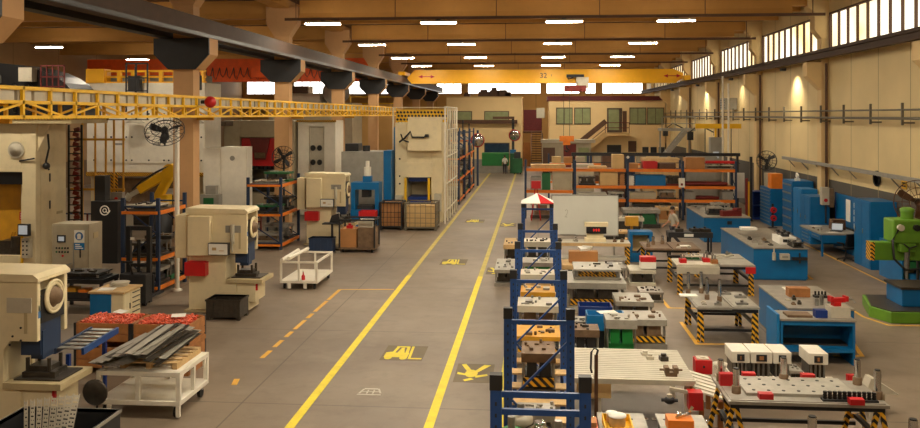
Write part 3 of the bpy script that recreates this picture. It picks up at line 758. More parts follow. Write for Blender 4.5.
# ---- beige press with red ram
r = thing('straight_side_press', 'beige press with bright red ram and black comb tooling', 'press', (-17.4,47.2,0))
MB().box(0,.9,0,3,0,5.3).box(3.05,4.0,0,3,0,5.3).box(.9,3.05,0,3,4.35,5.3).box(.9,3.05,0,3,0,1.3).box(.9,3.05,2.5,3,1.3,4.35).build('frame', M['beige_grey'], r, bevel=.02)
MB().prism([(.95,4.3),(.95,2.75),(3.0,2.75),(3.0,4.3)], 'y', .15, 1.6).build('ram', M['red'], r)
MB().prism([(1.45,4.3),(1.75,3.1),(2.35,3.1),(2.6,4.3)], 'y', .05, .15).build('ram_recess', M['red_dark'], r)
MB().box(1.75,2.35,0,.06,3.2,3.5).build('ram_label', M['rusty'], r)
for k in range(8): MB().box(1.0+.25*k,1.12+.25*k,.2,1.2,2.55,2.75).build('comb_tooth', M['dark'], r)
MB().box(1.0,3.0,.2,2.2,1.3,1.9).box(.8,3.4,-.5,.2,1.6,1.75).build('lower_die', M['oily'], r)
MB().prism([(-2.2,5.0),(.6,5.0),(.6,5.25),(-2.4,5.25)],'y',-1.4,-.2).bar((-.4,-.9,5.0),(-1.1,-.9,3.9),.12).build('jib_shelf', M['rail_brown'], r)
sw = MB().box(3.35,3.85,-.2,-.001,4.7,5.2).build('switch_box', M['grey'], r)
r = thing('electric_cabinet', 'tall white double electric cabinet beside the red ram press', 'cabinet', (-16.15,41.0,0))
MB().box(0,.85,0,.9,0,4.0).box(.85,2.15,.05,.9,0,4.05).build('body', M['white'], r, bevel=.01)
d = MB().box(.9,2.1,.02,.049,.3,3.95).build('door', M['white'], r)
MB().lathe([(.12,-.02),(.12,.019)],(1.45,0,3.5),'y',14).build('handle', M['grey'], d)
MB().box(.3,.8,-.8,-.3,.0,1.1).box(.2,1.1,-.9,-.4,1.1,1.8).box(.4,.9,-.75,-.4,1.8,2.2).build('operator_console', M['grey'], r)
MB().box(.36,.86,-.92,-.9,1.25,1.65).build('console_screen', M['green_dark'], r)

# ---- fans
def fan(name, label, loc, R, rz=0, pole=None, mats='dark', blades=3, wall=False):
    r = thing(name, label, 'fan', loc, rz)
    cg = MB()
    for q, off in ((R,0),(R*.66,-.05),(R*.36,-.08)): cg.ring((0,off-.06,0),'y',q,.012,28,5)
    cg.ring((0,.08,0),'y',R*.98,.012,28,5)
    for k in range(18):
        a = 2*PI*k/18; c, s = math.cos(a), math.sin(a)
        cg.tube([(0,-.15,0),(c*R*.66,-.11,s*R*.66),(c*R,-.06,s*R),(c*R*.98,.08,s*R*.98),(c*R*.3,.16,s*R*.3)], .007, 4)
    cg.build('cage', M[mats], r)
    for k in range(blades):
        a = 2*PI*k/blades + .5; m = MB()
        u, v = Vector((math.cos(a),0,math.sin(a))), Vector((-math.sin(a),0,math.cos(a)))
        pts = []
        for t, wd in ((.12,.1),(.4,.22),(.75,.26),(.92,.16)):
            pts.append((u*t*R + v*wd*R*.8 + Vector((0,.04,0)), u*t*R - v*wd*R*.5 + Vector((0,-.04,0))))
        vs, fs = [], []
        for e in (0,.01):
            for p, q in pts: vs += [(p.x,p.y+e,p.z),(q.x,q.y+e,q.z)]
        n = len(pts)*2
        for i in range(len(pts)-1):
            j = 2*i; fs += [(j,j+1,j+3,j+2),(n+j+2,n+j+3,n+j+1,n+j),(j,j+2,n+j+2,n+j),(j+3,j+1,n+j+1,n+j+3)]
        fs += [(1,0,n,n+1),(n-2,n-1,2*n-1,2*n-2)]
        m._add(vs, fs); m.build('blade', M['fan_brown' if mats == 'fan_brown' else 'dark'], r)
    MB().cyl((0,-.08,0),(0,.3,0),.11,12).build('motor', M['dark'], r)
    if pole:
        MB().cyl((0,.25,-pole),(0,.25,.05),.045,8).lathe([(.4,-pole),(.4,-pole+.04),(.1,-pole+.1)],(0,.25,0),'z',16).build('stand', M['dark'], r)
    if wall:
        MB().bar((0,.2,0),(0,wall,.25),.06).bar((0,.2,-.05),(0,wall,-.3),.04).build('bracket', M['dark'], r)
    return r
fan('cage_fan', 'round cage fan on the white pole before the nearest visible column', (-11.5,26.05,5.1), .6, .25, wall=.32).rotation_euler.x = -.85
r = thing('steel_pole', 'slim white pole carrying the cage fan beside the column', 'pole', (-11.4,26.75,0))
MB().cyl((0,0,0),(0,0,5.6),.075,10).build('tube', M['white'], r); MB().lathe([(.16,0),(.16,.05),(.09,.08)],(0,0,0),'z',12).build('flange', M['white'], r); MB().box(-.12,.12,-.05,.05,5.3,5.4).build('fan_mount', M['offwhite'], r)
fan('pedestal_fan', 'dark pedestal fan beside the red ram press', (-11.6,39.1,3.65), .52, .2, pole=3.65, blades=4)

# ---- pallet racks of the press side
def rack_run(name, label, x0, x1, ys, H, levels, bcol, ucol, group=None, decks=True):
    # frames in the XZ plane at each y in ys, beams running along Y
    r = thing(name, label, 'pallet rack', (x0, ys[0], 0), 0, group)
    W = x1-x0
    for y in ys:
        m = MB(); yy = y-ys[0]
        m.box(0,.11,yy-.05,yy+.05,0,H).box(W-.11,W,yy-.05,yy+.05,0,H)
        m.box(.11,W-.11,yy-.03,yy+.03,.25,.3).box(.11,W-.11,yy-.03,yy+.03,H-.3,H-.25)
        z = .3; k = 0
        while z+.8 < H-.2:
            m.bar((.11 if k%2 else W-.11,yy,z),(W-.11 if k%2 else .11,yy,z+.8),.04); z += .8; k += 1
        m.build('upright_frame', M[ucol], r)
    L = ys[-1]-ys[0]
    for z in levels:
        for a, b in zip(ys, ys[1:]):
            for x in (0,W-.06): MB().box(x,x+.06,a-ys[0]+.05,b-ys[0]-.05,z-.12,z).build('beam', M[bcol], r)
            MB().box(.05,W-.05,a-ys[0]-.1,a-ys[0]-.055,z-.1,z-.01).build('end_beam', M[bcol], r)
            if decks: MB().box(.065,W-.065,a-ys[0]+.06,b-ys[0]-.06,z-.03,z).build('shelf_deck', M['oily'], r)
    return r
rack_run('pallet_rack', 'blue and orange rack beside the black stacker before the first column', -12.95, -11.7, (26.15,28.2), 3.0, (.25,1.15,2.6), 'orange', 'rack_navy')
rack_run('pallet_rack', 'blue and orange rack behind the red bin press', -12.0, -10.5, (35.2,37.9), 3.0, (.25,1.5,2.72), 'orange', 'rack_navy')

# ---- generic die set (tool) : lower plate, upper plate, guide posts, block
def die(label, x, y, z, w, d, h, mats=('plate','oily','plate_light'), posts=4, hz=False, name='die_set', group=None, rz=0, tall=0, cat='die set', holes=True):
    r = thing(name, label, cat, (x,y,z), rz, group)
    t = h*.2
    lo = MB().box(-w/2,w/2,-d/2,d/2,0,t)
    lo.build('lower_plate', M[mats[0]], r)
    bl = MB().box(-w*.4,w*.4,-d*.36,d*.36,t,h*.45).box(-w*.34,-w*.05,-d*.42,d*.3,h*.45,h-t).box(w*.03,w*.36,-d*.42,d*.3,h*.45,h-t)
    bl.build('die_block', M[mats[1]], r)
    if hz: MB().box(-w*.45,w*.45,-d*.47,-d*.44,t*1.2,t*2.2).build('hazard_strip', M['hazard'], r)
    up = MB().box(-w/2,w/2,-d/2,d/2,h-t,h)
    if holes:
        for k in range(4):
            cx, cy, sx, sy = RN.uniform(-.34,.34)*w, RN.uniform(-.36,.36)*d, RN.uniform(.03,.1)*w, RN.uniform(.03,.1)*d
            up.box(cx-sx, cx+sx, cy-sy, cy+sy, h-.001, h+RN.uniform(.015,.06), 1)
        for k in range(5):
            cx, cy = RN.uniform(-.42,.42)*w, RN.uniform(-.42,.42)*d; up.cyl((cx,cy,h-.001),(cx,cy,h+RN.uniform(.01,.07)),.025,8,m=1)
    up.build('upper_plate', [M[mats[2]], M[RN.choice(['plate','rusty','oily','steel','plate_light'])]], r)
    for sx in (-1,1)[:2]:
        for sy in (-1,1):
            if posts: MB().cyl((sx*w*.44,sy*d*.42,t),(sx*w*.44,sy*d*.42,h+tall),max(.025,w*.03),10).build('guide_post', M['chrome' if tall else 'steel'], r)
    return r
for (x,y,z,w,d,h,ms,nm) in ((-12.3,26.75,2.605,.95,.9,.16,('rusty','oily','offwhite'),'flat pale board on the topmost shelf of the rack by the stacker'),
        (-12.35,26.8,1.155,.95,.9,.4,('oily','dark','oily'),'dark die set on the middle shelf of the rack by the stacker'),
        (-12.3,27.7,1.155,.9,.7,.5,('oily','rusty','oily'),'rusty die set deep on the middle shelf by the stacker'),
        (-12.3,26.75,.255,.95,.9,.5,('oily','dark','plate'),'grey topped die set on the lowest shelf by the stacker'),
        (-12.3,27.7,.255,.9,.7,.55,('green_dark','oily','plate'),'green based die set on the lowest shelf by the stacker'),
        (-11.25,35.9,2.725,1.1,.9,.12,('offwhite','grey','offwhite'),'pale plate lying on the top shelf of the rack behind the press'),
        (-11.2,37.1,2.725,1.1,.8,.4,('green_dark','oily','green_dark'),'green tool block on the top shelf of the rack behind the press'),
        (-11.25,35.9,1.505,1.1,.9,.3,('oily','dark','green_dark'),'dark green tool on the middle shelf of the rack behind the press'),
        (-11.2,37.1,1.505,1.1,.8,.55,('oily','dark','oily'),'black tool deep on the middle shelf of the rack behind the press'),
        (-11.25,35.95,.255,1.0,.9,.35,('plate','rusty','plate'),'grey die set on the lowest shelf of the rack behind the press'),
        (-11.2,37.1,.255,1.1,.8,.6,('oily','steel','plate'),'tall grey tool deep on the lowest shelf of the rack behind the press')):
    die(nm, x, y, z, w, d, h, ms)

# ---- black stacker, drawer bench, dark table
r = thing('pallet_stacker', 'black hand stacker with twin mast parked by the drawer bench', 'stacker', (-11.75,24.75,0))
for x in (-.36,.26): MB().box(x,x+.12,0,.14,.05,2.3).build('mast_rail', M['black'], r)
MB().box(-.24,.26,.02,.1,2.18,2.3).box(-.24,.26,.02,.1,1.1,1.2).cyl((0,.06,.2),(0,.06,1.9),.05,8).build('mast_crossbar', M['black'], r)
MB().box(-.4,.4,-.35,-.02,.1,.95).build('power_unit', M['dark'], r, bevel=.03)
MB().box(-.4,.4,.18,.24,.3,.85).build('carriage', M['dark'], r)
for x in (-.28,.14): MB().box(x,x+.14,.2,1.2,.12,.18).build('fork', M['dark'], r)
MB().tube([(0,-.3,.9),(.0,-.5,1.2),(.0,-.62,1.35)],.03).cyl((-.15,-.62,1.35),(.15,-.62,1.35),.03,8).build('tiller', M['black'], r)
for x in (-.3,.3): MB().cyl((x-.05,-.2,.1),(x+.05,-.2,.1),.1,12).build('wheel', M['rubber'], r)
MB().box(-.22,-.1,-.02,-.005,1.9,1.98).build('sticker', M['paper'], r)

r = thing('drawer_bench', 'workbench with blue side, cream front and a bank of drawers', 'workbench', (-11.8,22.1,0))
MB().box(0,.9,.0,1.0,0,.86).build('body', M['cream'], r)
MB().box(.0,.58,-.02,-.001,.02,.84).build('side_panel', M['blue'], r)
MB().box(-.04,.95,-.05,1.05,.86,.91).build('worktop', M['wood_light'], r)
for k in range(6):
    d = MB().box(.9,.92,.42,.97,.06+.13*k,.175+.13*k).build('drawer', M['cream'], r)
    MB().box(.92,.945,.5,.9,.13+.13*k,.15+.13*k).build('handle', M['dark'], d)
dd = MB().box(.9,.92,.03,.4,.06,.84).build('door', M['cream'], r)
MB().box(.92,.94,.33,.36,.4,.55).build('handle', M['dark'], dd)
r = tag(MB().box(-.2,.2,-.15,.15,0,.012).box(-.17,.22,-.13,.17,.012,.02).build('paper_sheets', M['paper'], None, (-11.5,22.38,.911), .2), 'white papers lying on the front end of the drawer bench', 'paper')
r = thing('plate_stack', 'white round covers stacked on the far end of the drawer bench', 'stack', (-11.4,22.9,.911))
for k in range(3): MB().lathe([(.22,0),(.25,.02),(.24,.035),(.001,.035)],(.02*k,0,.04*k),'z',18).build('cover', M['offwhite'], r)
r = thing('steel_table', 'dark steel table with black plates behind the nearest press', 'table', (-13.75,23.6,0))
for x in (.03,1.4):
    for y in (.03,.9): MB().box(x,x+.08,y,y+.08,0,.8).build('leg', M['dark'], r)
MB().box(0,1.5,0,1.0,.8,.92).build('tabletop', M['black'], r); MB().box(.05,1.45,.05,.95,.3,.34).build('shelf', M['dark'], r)
die('dark bolted plate lying on the black steel table', -13.0, 24.1, .921, 1.2, .8, .16, ('dark','oily','dark'))
r = thing('tool_rest', 'yellow and black tool pieces on the shelf under the black table', 'tool', (-13.05,24.0,.345))
MB().box(-.5,.3,-.3,.3,0,.18).build('tray', M['dark'], r); MB().box(-.4,-.1,-.2,.1,.18,.3).build('block', M['yellow_dull'], r); MB().box(.0,.25,-.25,.1,.18,.26).build('block', M['orange'], r)

# ---- wooden crates with red parts
def crate(label, x, y, z, w, d, h, posts=True, group=None):
    r = thing('wooden_crate', label, 'crate', (x,y,z), 0, group)
    for nm, b in (('front_board',(0,w,0,.03)),('rear_board',(0,w,d-.03,d)),('end_board',(0,.03,.03,d-.03)),('end_board',(w-.03,w,.03,d-.03))):
        m = MB()
        m.box(b[0],b[1],b[2],b[3],.14,h*.56-.006); m.box(b[0],b[1],b[2],b[3],h*.56+.006,h)
        m.build(nm, M['wood'], r)
    MB().box(.03,w-.03,.03,d-.03,.12,.15).build('bottom', M['wood'], r)
    for k in range(3): MB().box(k*(w-.12)/2,k*(w-.12)/2+.12,0,d,0,.12).build('skid', M['wood'], r)
    if posts:
        for px in (-.006,w-.05):
            for py in (-.006,d-.05): MB().box(px,px+.056,py,py+.056,.1,h+.005).build('corner_bracket', M['dark'], r)
    return r
CX0, CY0, CW, CD = -9.98, 18.0, 1.27, .98
for k in range(2):
    nm = 'beside the drawer bench' if k == 0 else 'nearer the aisle'
    crate('lower wooden crate of the stack %s, under red parts' % nm, CX0+k*(CW+.02), CY0, 0, CW, CD, .56)
    crate('upper wooden crate full of red parts, %s' % nm, CX0+k*(CW+.02), CY0, .57, CW, CD, .52)
    m = MB()
    for q in range(760):
        zz = .93 + .19*RN.random()**.6
        m.ob((CX0+k*(CW+.02)+.12+RN.random()*(CW-.24), CY0+.12+RN.random()*(CD-.24), zz), (.05+.09*RN.random(),.03+.03*RN.random(),.015+.02*RN.random()), RN.random()*PI, (RN.random()-.5)*.9, (RN.random()-.5)*.9)
    m.box(CX0+k*(CW+.02)+.06,CX0+k*(CW+.02)+CW-.06,CY0+.06,CY0+CD-.06,.73,1.03)
    tag(m.build('metal_parts', M['copper_red']), 'heap of small red copper parts filling the crate %s' % nm, 'parts', None, 'stuff')
for lb, x, y, rz in (('white paper slip on the red parts near the aisle end', -7.85, 18.5, .3),('white paper slip on the red parts toward the bench', -9.3, 18.75, -.4)):
    tag(MB().ob((0,0,0),(.3,.21,.004),0,.12).build('paper_slip', M['paper'], None, (x,y,1.185), rz), lb, 'paper')

# ---- white cart with steel strips on a pallet
r = thing('platform_cart', 'white two-deck steel cart carrying a pallet of long strips', 'cart', (-8.12,15.42,0))
w, d = 1.6, 1.42
MB().box(0,w,0,d,.78,.86).box(.05,w-.05,.05,d-.05,.86,.865).build('upper_deck', M['white'], r, bevel=.01)
MB().box(0,w,0,d,.24,.33).build('lower_deck', M['white'], r, bevel=.01)
for x in (0,w/2-.05,w-.08):
    for y in (0,d-.08): MB().box(x,x+.08,y,y+.08,.33,.78).build('post', M['white'], r)
MB().box(w-.07,w,d/2-.04,d/2+.04,.33,.78).build('post', M['white'], r)
for y in (.1,d-.2): MB().prism([(y,.78),(y+.12,.78),(y,.6)],'x',w-.05,w-.01).build('gusset', M['white'], r)
for x in (.12,w-.12):
    for y in (.14,d-.14):
        c = MB().cyl((x-.03,y,.1),(x+.03,y,.1),.1,14).build('caster', M['rubber'], r); MB().box(x-.05,x+.05,y-.03,y+.03,.15,.24).build('fork', M['grey'], c)
for x in (.2,w-.08): MB().box(x,x+.07,.0,.07,.04,.24).build('brake_foot', M['white'], r)
r = thing('wooden_pallet', 'small wooden pallet under the steel strips on the white cart', 'pallet', (-7.75,15.6,.866))
for k in range(5): MB().box(.0,1.1,.25*k,.25*k+.15,.1,.12).build('deck_board', M['wood_light'], r)
for x in (0,.5,1.0): MB().box(x,x+.1,0,1.15,0,.1).build('stringer', M['wood_light'], r)
TILT = .15
def lay(name, x, y, ln, wd, yaw, layer, t, m, label, cat, grp):
    # sheets lying in parallel tilted layers, so that none cuts its neighbour
    o = MB().ob((0,0,0),(wd,ln,t)).build(name, M[m], None, (x, y, 1.08+(y-16.1)*math.tan(TILT)+layer*.0095))
    o.rotation_euler = (Matrix.Rotation(TILT,3,'X') @ Matrix.Rotation(yaw,3,'Z')).to_euler(); return tag(o, label, cat, grp)
order = [0,2,4,1,3,6,8,5,7,10,12,9,14,11,16,13,18,15,20,17,22,19,21,23]
for k, ly in enumerate(order):
    f = k/23
    lay('steel_strip', -7.9+1.12*f+RN.uniform(-.05,.05), 16.08+RN.uniform(-.12,.12), 1.35+.2*RN.random(), .1+.06*RN.random(), -.3+.16*f+RN.uniform(-.1,.1), 5+(2*k if k < 12 else 2*(23-k)+1), .006,
        'plate' if k in (0,1,2,3,5,8,9,15,20) else ('plate_light' if k in (7,12,14,18,21) else 'oily'), 'long flat steel strip in the fanned heap on the white cart', 'steel strip', 'steel strips on the white cart')
for k in range(4):
    lay('steel_sheet', -7.8+.1*k, 16.1+.03*k, 1.5, .6, -.3-.03*k, k, .005, 'plate', 'wide flat steel sheet beside the strips on the white cart', 'steel sheet', 'steel sheets on the white cart')
tag(MB().ob((0,0,0),(.14,.09,.003)).build('paper_tag', M['paper'], None, (-7.1,15.9,1.2), .4), 'white paper tag lying on the dark steel strips', 'paper')

# ---- stool, tub with perforated strips
r = thing('work_stool', 'grey work stool with round dark backrest before the nearest press', 'stool', (-7.66,13.95,0))
MB().lathe([(.001,.0),(.19,.0),(.21,.03),(.2,.06),(.001,.075)],(0,0,.5),'z',20).build('seat', M['grey'], r)
MB().lathe([(.001,-.02),(.2,-.02),(.225,0),(.2,.03),(.001,.035)],(.22,.14,.9),'y',20).build('backrest', M['oily'], r)
MB().tube([(.0,.05,.49),(.2,.22,.5),(.22,.22,.7),(.22,.17,.88)],.022).build('back_bar', M['dark'], r)
MB().cyl((0,0,.05),(0,0,.5),.03,10).build('column', M['dark'], r)
for k in range(5):
    a = 2*PI*k/5; MB().bar((0,0,.08),(.26*math.cos(a),.26*math.sin(a),.03),.04).build('foot', M['dark'], r)
def tub(label, x, y, w, d, h, m='dark', z=0, name='steel_tub'):
    r = thing(name, label, 'tub', (x,y,z))
    b = MB().open_box(0,w,0,d,.08,h,.03)
    b.build('body', M[m], r)
    MB().box(-.02,w+.02,-.02,.03,h-.05,h).box(-.02,w+.02,d-.03,d+.02,h-.05,h).box(-.02,.03,0,d,h-.05,h).box(w-.03,w+.02,0,d,h-.05,h).build('rim', M['grey' if m == 'dark' else m], r)
    for x2 in (0,w-.1):
        for y2 in (0,d-.1): MB().box(x2,x2+.1,y2,y2+.1,0,.08).build('foot', M[m], r)
    for k in range(3): MB().box(w*(.2+.3*k)-.02,w*(.2+.3*k)+.02,-.02,-.001,.1,h-.05).build('rib', M[m], r)
    return r
tub('dark steel scrap tub with perforated strips by the nearest press', -8.35, 12.35, 1.62, 1.2, .82)
for k in range(8):
    o = MB()
    for q in range(17):
        o.box(-.05,.05,-.003,.003,.06*q,.06*q+.038)
        if q % 2: o.box(-.012,.012,-.003,.003,.06*q+.038,.06*q+.06)
    o.box(-.052,-.036,-.003,.003,0,1.02).box(.036,.052,-.003,.003,0,1.02)
    o = o.build('perforated_strip', M['white'], None, (-7.72+.055*k,12.55+.05*k,.2), .1*(k-5))
    o.rotation_euler.x = -.12-.02*k; o.rotation_euler.y = -.22+.05*k
    tag(o, 'white perforated punching strip standing in the dark scrap tub', 'metal strip', 'punching strips in the scrap tub')
r = tub('small dark steel tub before the red bin press', -8.98, 22.98, .95, .7, .56, 'oily')

# ---- white trolley in the aisle
r = thing('frame_trolley', 'empty white frame trolley standing near the lane line', 'trolley', (-8.2,27.25,0))
w, d = 1.22, 2.15
m = MB()
for z in (.84,):
    m.box(0,w,0,.06,z,z+.06).box(0,w,d-.06,d,z,z+.06).box(0,.06,.06,d-.06,z,z+.06).box(w-.06,w,.06,d-.06,z,z+.06)
m.build('top_frame', M['white'], r)
MB().box(0,w,0,d,.2,.27).build('deck', M['white'], r)
for x in (0,w/2-.03,w-.06):
    for y in (0,d-.06): MB().box(x,x+.06,y,y+.06,.27,.84).build('post', M['white'], r)
for x in (.12,w-.12):
    for y in (.15,d-.15): MB().cyl((x-.025,y,.09),(x+.025,y,.09),.09,12).box(x-.04,x+.04,y-.03,y+.03,.12,.2).build('caster', M['rubber'], r)
for x in (.25,w-.45): MB().box(x,x+.1,0,.05,.03,.2).build('foot', M['white'], r)
for k,(x,rz) in enumerate(((-8.1,.02),(-7.96,-.03))):
    tag(MB().cyl((0,-.2,0),(0,1.9,0),.06,10).build('roller_tube', M['white'], None, (x,27.3+.35*k,.962), rz), ['outer','inner'][k]+' white roller tube laid along the top of the frame trolley', 'tube')
r = thing('spray_bottle', 'red bottle standing on the deck of the frame trolley', 'bottle', (-7.5,27.5,.271))
MB().lathe([(.06,0),(.06,.12),(.02,.18),(.02,.24),(.001,.25)],(0,0,0),'z',10).build('body', M['red'], r); MB().cyl((0,0,.25),(0,0,.29),.025,8).build('cap', M['white'], r)

# ---- by the third press : stand, dark crate, cage trolley, grey enclosure, blue press
r = thing('stand_table', 'dark stand with flat top before the third cream press', 'stand', (-8.5,35.6,0))
MB().box(-.35,.45,-.25,.25,1.05,1.1).build('tabletop', M['dark'], r); MB().box(-.02,.06,-.04,.04,.05,1.05).build('column', M['dark'], r); MB().box(-.3,.35,-.25,.25,0,.05).build('base', M['dark'], r)
MB().prism([(-.1,1.1),(.35,1.1),(.3,1.5),(.0,1.4)],'y',-.02,.05).build('monitor', M['dark'], r)
tub('dark blue parts tub under the stand at the third press', -9.15, 34.4, .95, .6, .62, 'rack_navy')
r = thing('cage_trolley', 'brown cage trolley loaded with cartons near the lane', 'trolley', (-8.0,34.7,0))
w, d = 1.5, 1.1
MB().box(0,w,0,d,.14,.2).build('deck', M['rusty'], r)
for x in (0,w-.06):
    for y in (0,d-.06): MB().box(x,x+.06,y,y+.06,.2,1.35).build('post', M['dark'], r)
MB().box(0,w,0,.05,1.3,1.36).box(0,w,d-.05,d,1.3,1.36).box(0,.05,0,d,1.3,1.36).box(w-.05,w,0,d,1.3,1.36).build('top_rail', M['dark'], r)
for x in (.15,w-.15):
    for y in (.15,d-.15): MB().cyl((x-.03,y,.07),(x+.03,y,.07),.07,10).build('caster', M['rubber'], r)
def carton(label, x, y, z, w, d, h, m='carton', rz=0, group=None, open_=False):
    r = thing('cardboard_box', label, 'box', (x,y,z), rz, group)
    MB().box(-w/2,w/2,-d/2,d/2,0,h).build('body', M[m], r)
    MB().box(-w/2-.002,w/2+.002,-.03,.03,h*.75,h+.003).build('tape', M['carton_light' if m == 'carton' else 'wood_light'], r)
    if open_:
        MB().bar((-w/2,0,h),(-w/2-.1,0,h+.06),d*.9,.006).build('flap', M[m], r)
    return r
carton('brown carton on the cage trolley, column side', -7.62, 35.2, .205, .65, .8, .75)
carton('brown carton on the cage trolley, lane side', -6.88, 35.2, .205, .7, .8, .8, 'rusty')
carton('pale carton on top of the cage trolley load', -6.95, 35.25, 1.01, .6, .6, .28, 'offwhite')
tag(MB().box(-.12,.12,-.1,.1,0,.12).cyl((0,0,.12),(0,0,.2),.06,10).build('plastic_box', M['red'], None, (-7.6,35.0,.96)), 'small red box on top of the brown carton in the cage trolley', 'box')
r = thing('machine_enclosure', 'large plain grey machine enclosure behind the third cream press', 'enclosure', (-10.05,44.2,0))
MB().box(0,2.2,0,2.2,0,3.7).build('housing', M['grey'], r, bevel=.02); MB().box(2.2,2.6,.1,1.4,0,3.75).build('blue_column', M['blue'], r); MB().box(.9,1.35,-.02,-.001,2.0,2.12).build('name_plate', M['paper'], r)
MB().box(.1,.8,.5,1.5,3.7,4.1).cyl((1.2,.6,3.7),(1.2,.6,4.0),.2,10).build('motor', M['dark'], r)
r = thing('hydraulic_press', 'small blue hydraulic press with white cylinder on top', 'press', (-9.15,42.4,0))
MB().box(0,.2,0,.9,0,2.25).box(1.2,1.4,0,.9,0,2.25).box(.2,1.2,0,.9,1.9,2.25).box(0,1.4,-.1,1,0,.9).build('frame', M['blue'], r)
MB().cyl((.75,.45,2.25),(.75,.45,3.0),.18,14).cyl((.75,.45,3.0),(.75,.45,3.3),.1,12).build('cylinder', M['white'], r); MB().box(.55,.95,.2,.7,2.25,2.55).build('cylinder_base', M['blue'], r)
MB().box(.3,1.1,.1,.8,.9,1.1).box(.5,.9,.2,.7,1.5,1.9).build('tool', M['dark'], r)
r = thing('parts_bin', 'red parts box beside the small blue press', 'box', (-8.45,40.9,0)); MB().open_box(0,.8,0,.6,.7,1.0,.03).build('body', M['red'], r)
for x in (.0,.74):
    for y in (0,.54): MB().box(x,x+.06,y,y+.06,0,.7).build('leg', M['dark'], r)
MB().box(0,.8,0,.6,.3,.33).build('shelf', M['dark'], r)

# ---- white press with four black knobs
r = thing('cabinet_press', 'tall white machine with recessed panel and four black knobs', 'machine', (-13.3,47.6,0)); r.scale.x = .86
MB().box(0,.75,0,2,0,5.3).box(1.75,2.5,0,2,0,5.3).box(.75,1.75,.2,2,0,5.3).box(.75,1.75,0,.2,4.95,5.3).build('housing', M['white'], r, bevel=.02)
MB().box(.8,1.7,.17,.199,2.4,4.9).build('recess_panel', M['offwhite'], r)
for x in (.98,1.42):
    for z in (2.95,3.75): MB().lathe([(.16,.06),(.16,.169)],(x,0,z),'y',14).build('knob', M['black'], r)
MB().box(-.05,2.55,-.1,-.001,5.2,5.32).build('hazard_edge', M['hazard_fine'], r)
MB().box(.2,2.3,-.6,0,1.0,1.9).build('lower_die', M['oily'], r)

# ---- straight side press in the middle with hazard lattice board
r = thing('straight_side_press', 'cream straight-side press with yellow gate posts beside the lane', 'press', (-7.36,45.0,0))
MB().box(0,.62,0,2.2,0,5.2).box(1.9,2.5,0,2.2,0,5.2).box(.62,1.9,0,2.2,2.75,5.2).box(.62,1.9,0,2.2,0,1.0).box(.62,1.9,1.8,2.2,1.0,2.75).build('frame', M['cream'], r, bevel=.02)
MB().box(.75,2.5,-.55,-.001,3.75,5.35).build('drive_box', M['cream'], r, bevel=.02)
MB().box(.75,2.5,-.55,1.2,5.35,5.5).build('top_cover', M['cream'], r)
MB().box(.3,2.0,-.12,-.001,2.35,3.1).build('slide_cover', M['cream'], r)
for x in (.62,1.85): MB().box(x-.12,x,-.1,-.001,1.1,2.3).build('gate_post', M['yellow'], r)
MB().box(.66,1.86,.2,1.6,1.0,1.3).box(.7,1.8,.2,1.6,2.1,2.35).build('die_set', M['blue_deep'], r)
MB().tube([(.3,-.4,4.2),(.6,-.62,4.4),(.9,-.64,4.75),(1.0,-.64,4.45),(1.6,-.64,4.45),(1.7,-.6,4.55)],.05).tube([(.35,-.3,4.6),(.5,-.5,4.3),(.8,-.6,4.2)],.04).build('air_pipe', M['dark'], r)
MB().cyl((1.75,-.6,4.45),(1.75,-.6,4.6),.1,10).build('valve', M['dark'], r)
MB().box(2.1,2.45,-.35,-.001,.6,1.5).box(.05,.4,-.35,-.001,.5,1.4).build('control_box', M['offwhite'], r)
for z in (2.0,2.4,3.3): MB().cyl((.25,-.03,z),(.25,-.001,z),.05,8).build('bolt', M['dark'], r)
r = thing('hazard_board', 'yellow and black chequered lattice board above the central press', 'board', (-7.75,47.6,0))
m = MB()
for i in range(15):
    for j in range(5):
        m.ob((.1+.19*i+.06*(j%2),0,4.95+.2*j),(.12,.05,.11), 0,0,.5)
m.build('black_slat', M['black'], r)
MB().box(0,2.95,.03,.06,4.85,5.9).build('panel', M['yellow'], r)
for x in (.02,2.88): MB().box(x,x+.06,.06,.12,0,5.9).build('post', M['yellow_dull'], r)
r = thing('safety_fence', 'white pipe safety fence standing beside the central press', 'fence', (-8.0,44.3,0))
for x,y in ((0,3.9),(3.35,.0),(3.35,1.3),(3.35,2.6),(3.35,3.9),(3.35,5.2),(3.35,6.5)): MB().box(x-.04,x+.04,y-.04,y+.04,0,6.05).build('post', M['white'], r)
for z in (.6,2.0,3.4,4.8,6.0): MB().box(3.32,3.38,0,6.5,z,z+.05).build('rail', M['white'], r)
MB().box(0,3.35,3.87,3.93,6.0,6.05).build('rail', M['white'], r)

# ---- mesh crates before the central press
def cage(label, x, y, z, w, d, h, m='cage', load=None, group=None):
    r = thing('mesh_crate', label, 'crate', (x,y,z), 0, group)
    f = MB(); frame_bars(f,0,w,0,d,.12,h,.06); f.build('frame', M[m], r)
    g = MB()
    for k in range(1,6):
        g.box(w*k/6-.01,w*k/6+.01,.02,.04,.12,h).box(w*k/6-.01,w*k/6+.01,d-.04,d-.02,.12,h); g.box(.02,.04,d*k/6-.01,d*k/6+.01,.12,h).box(w-.04,w-.02,d*k/6-.01,d*k/6+.01,.12,h)
    for z2 in (.36,.6,.84):
        if z2 < h: g.box(0,w,.02,.04,z2,z2+.02).box(w-.04,w-.02,0,d,z2,z2+.02)
    g.build('wire_mesh', M[m], r); MB().box(.03,w-.03,.03,d-.03,.14,.17).build('floor_plate', M[m], r)
    for x2 in (0,w-.1):
        for y2 in (0,d-.1): MB().box(x2,x2+.1,y2,y2+.1,0,.12).build('foot', M[m], r)
    return r
cage('mesh crate with pale cartons standing nearest the lane line', -6.35, 41.6, 0, 1.55, 1.5, 1.35, 'cage')
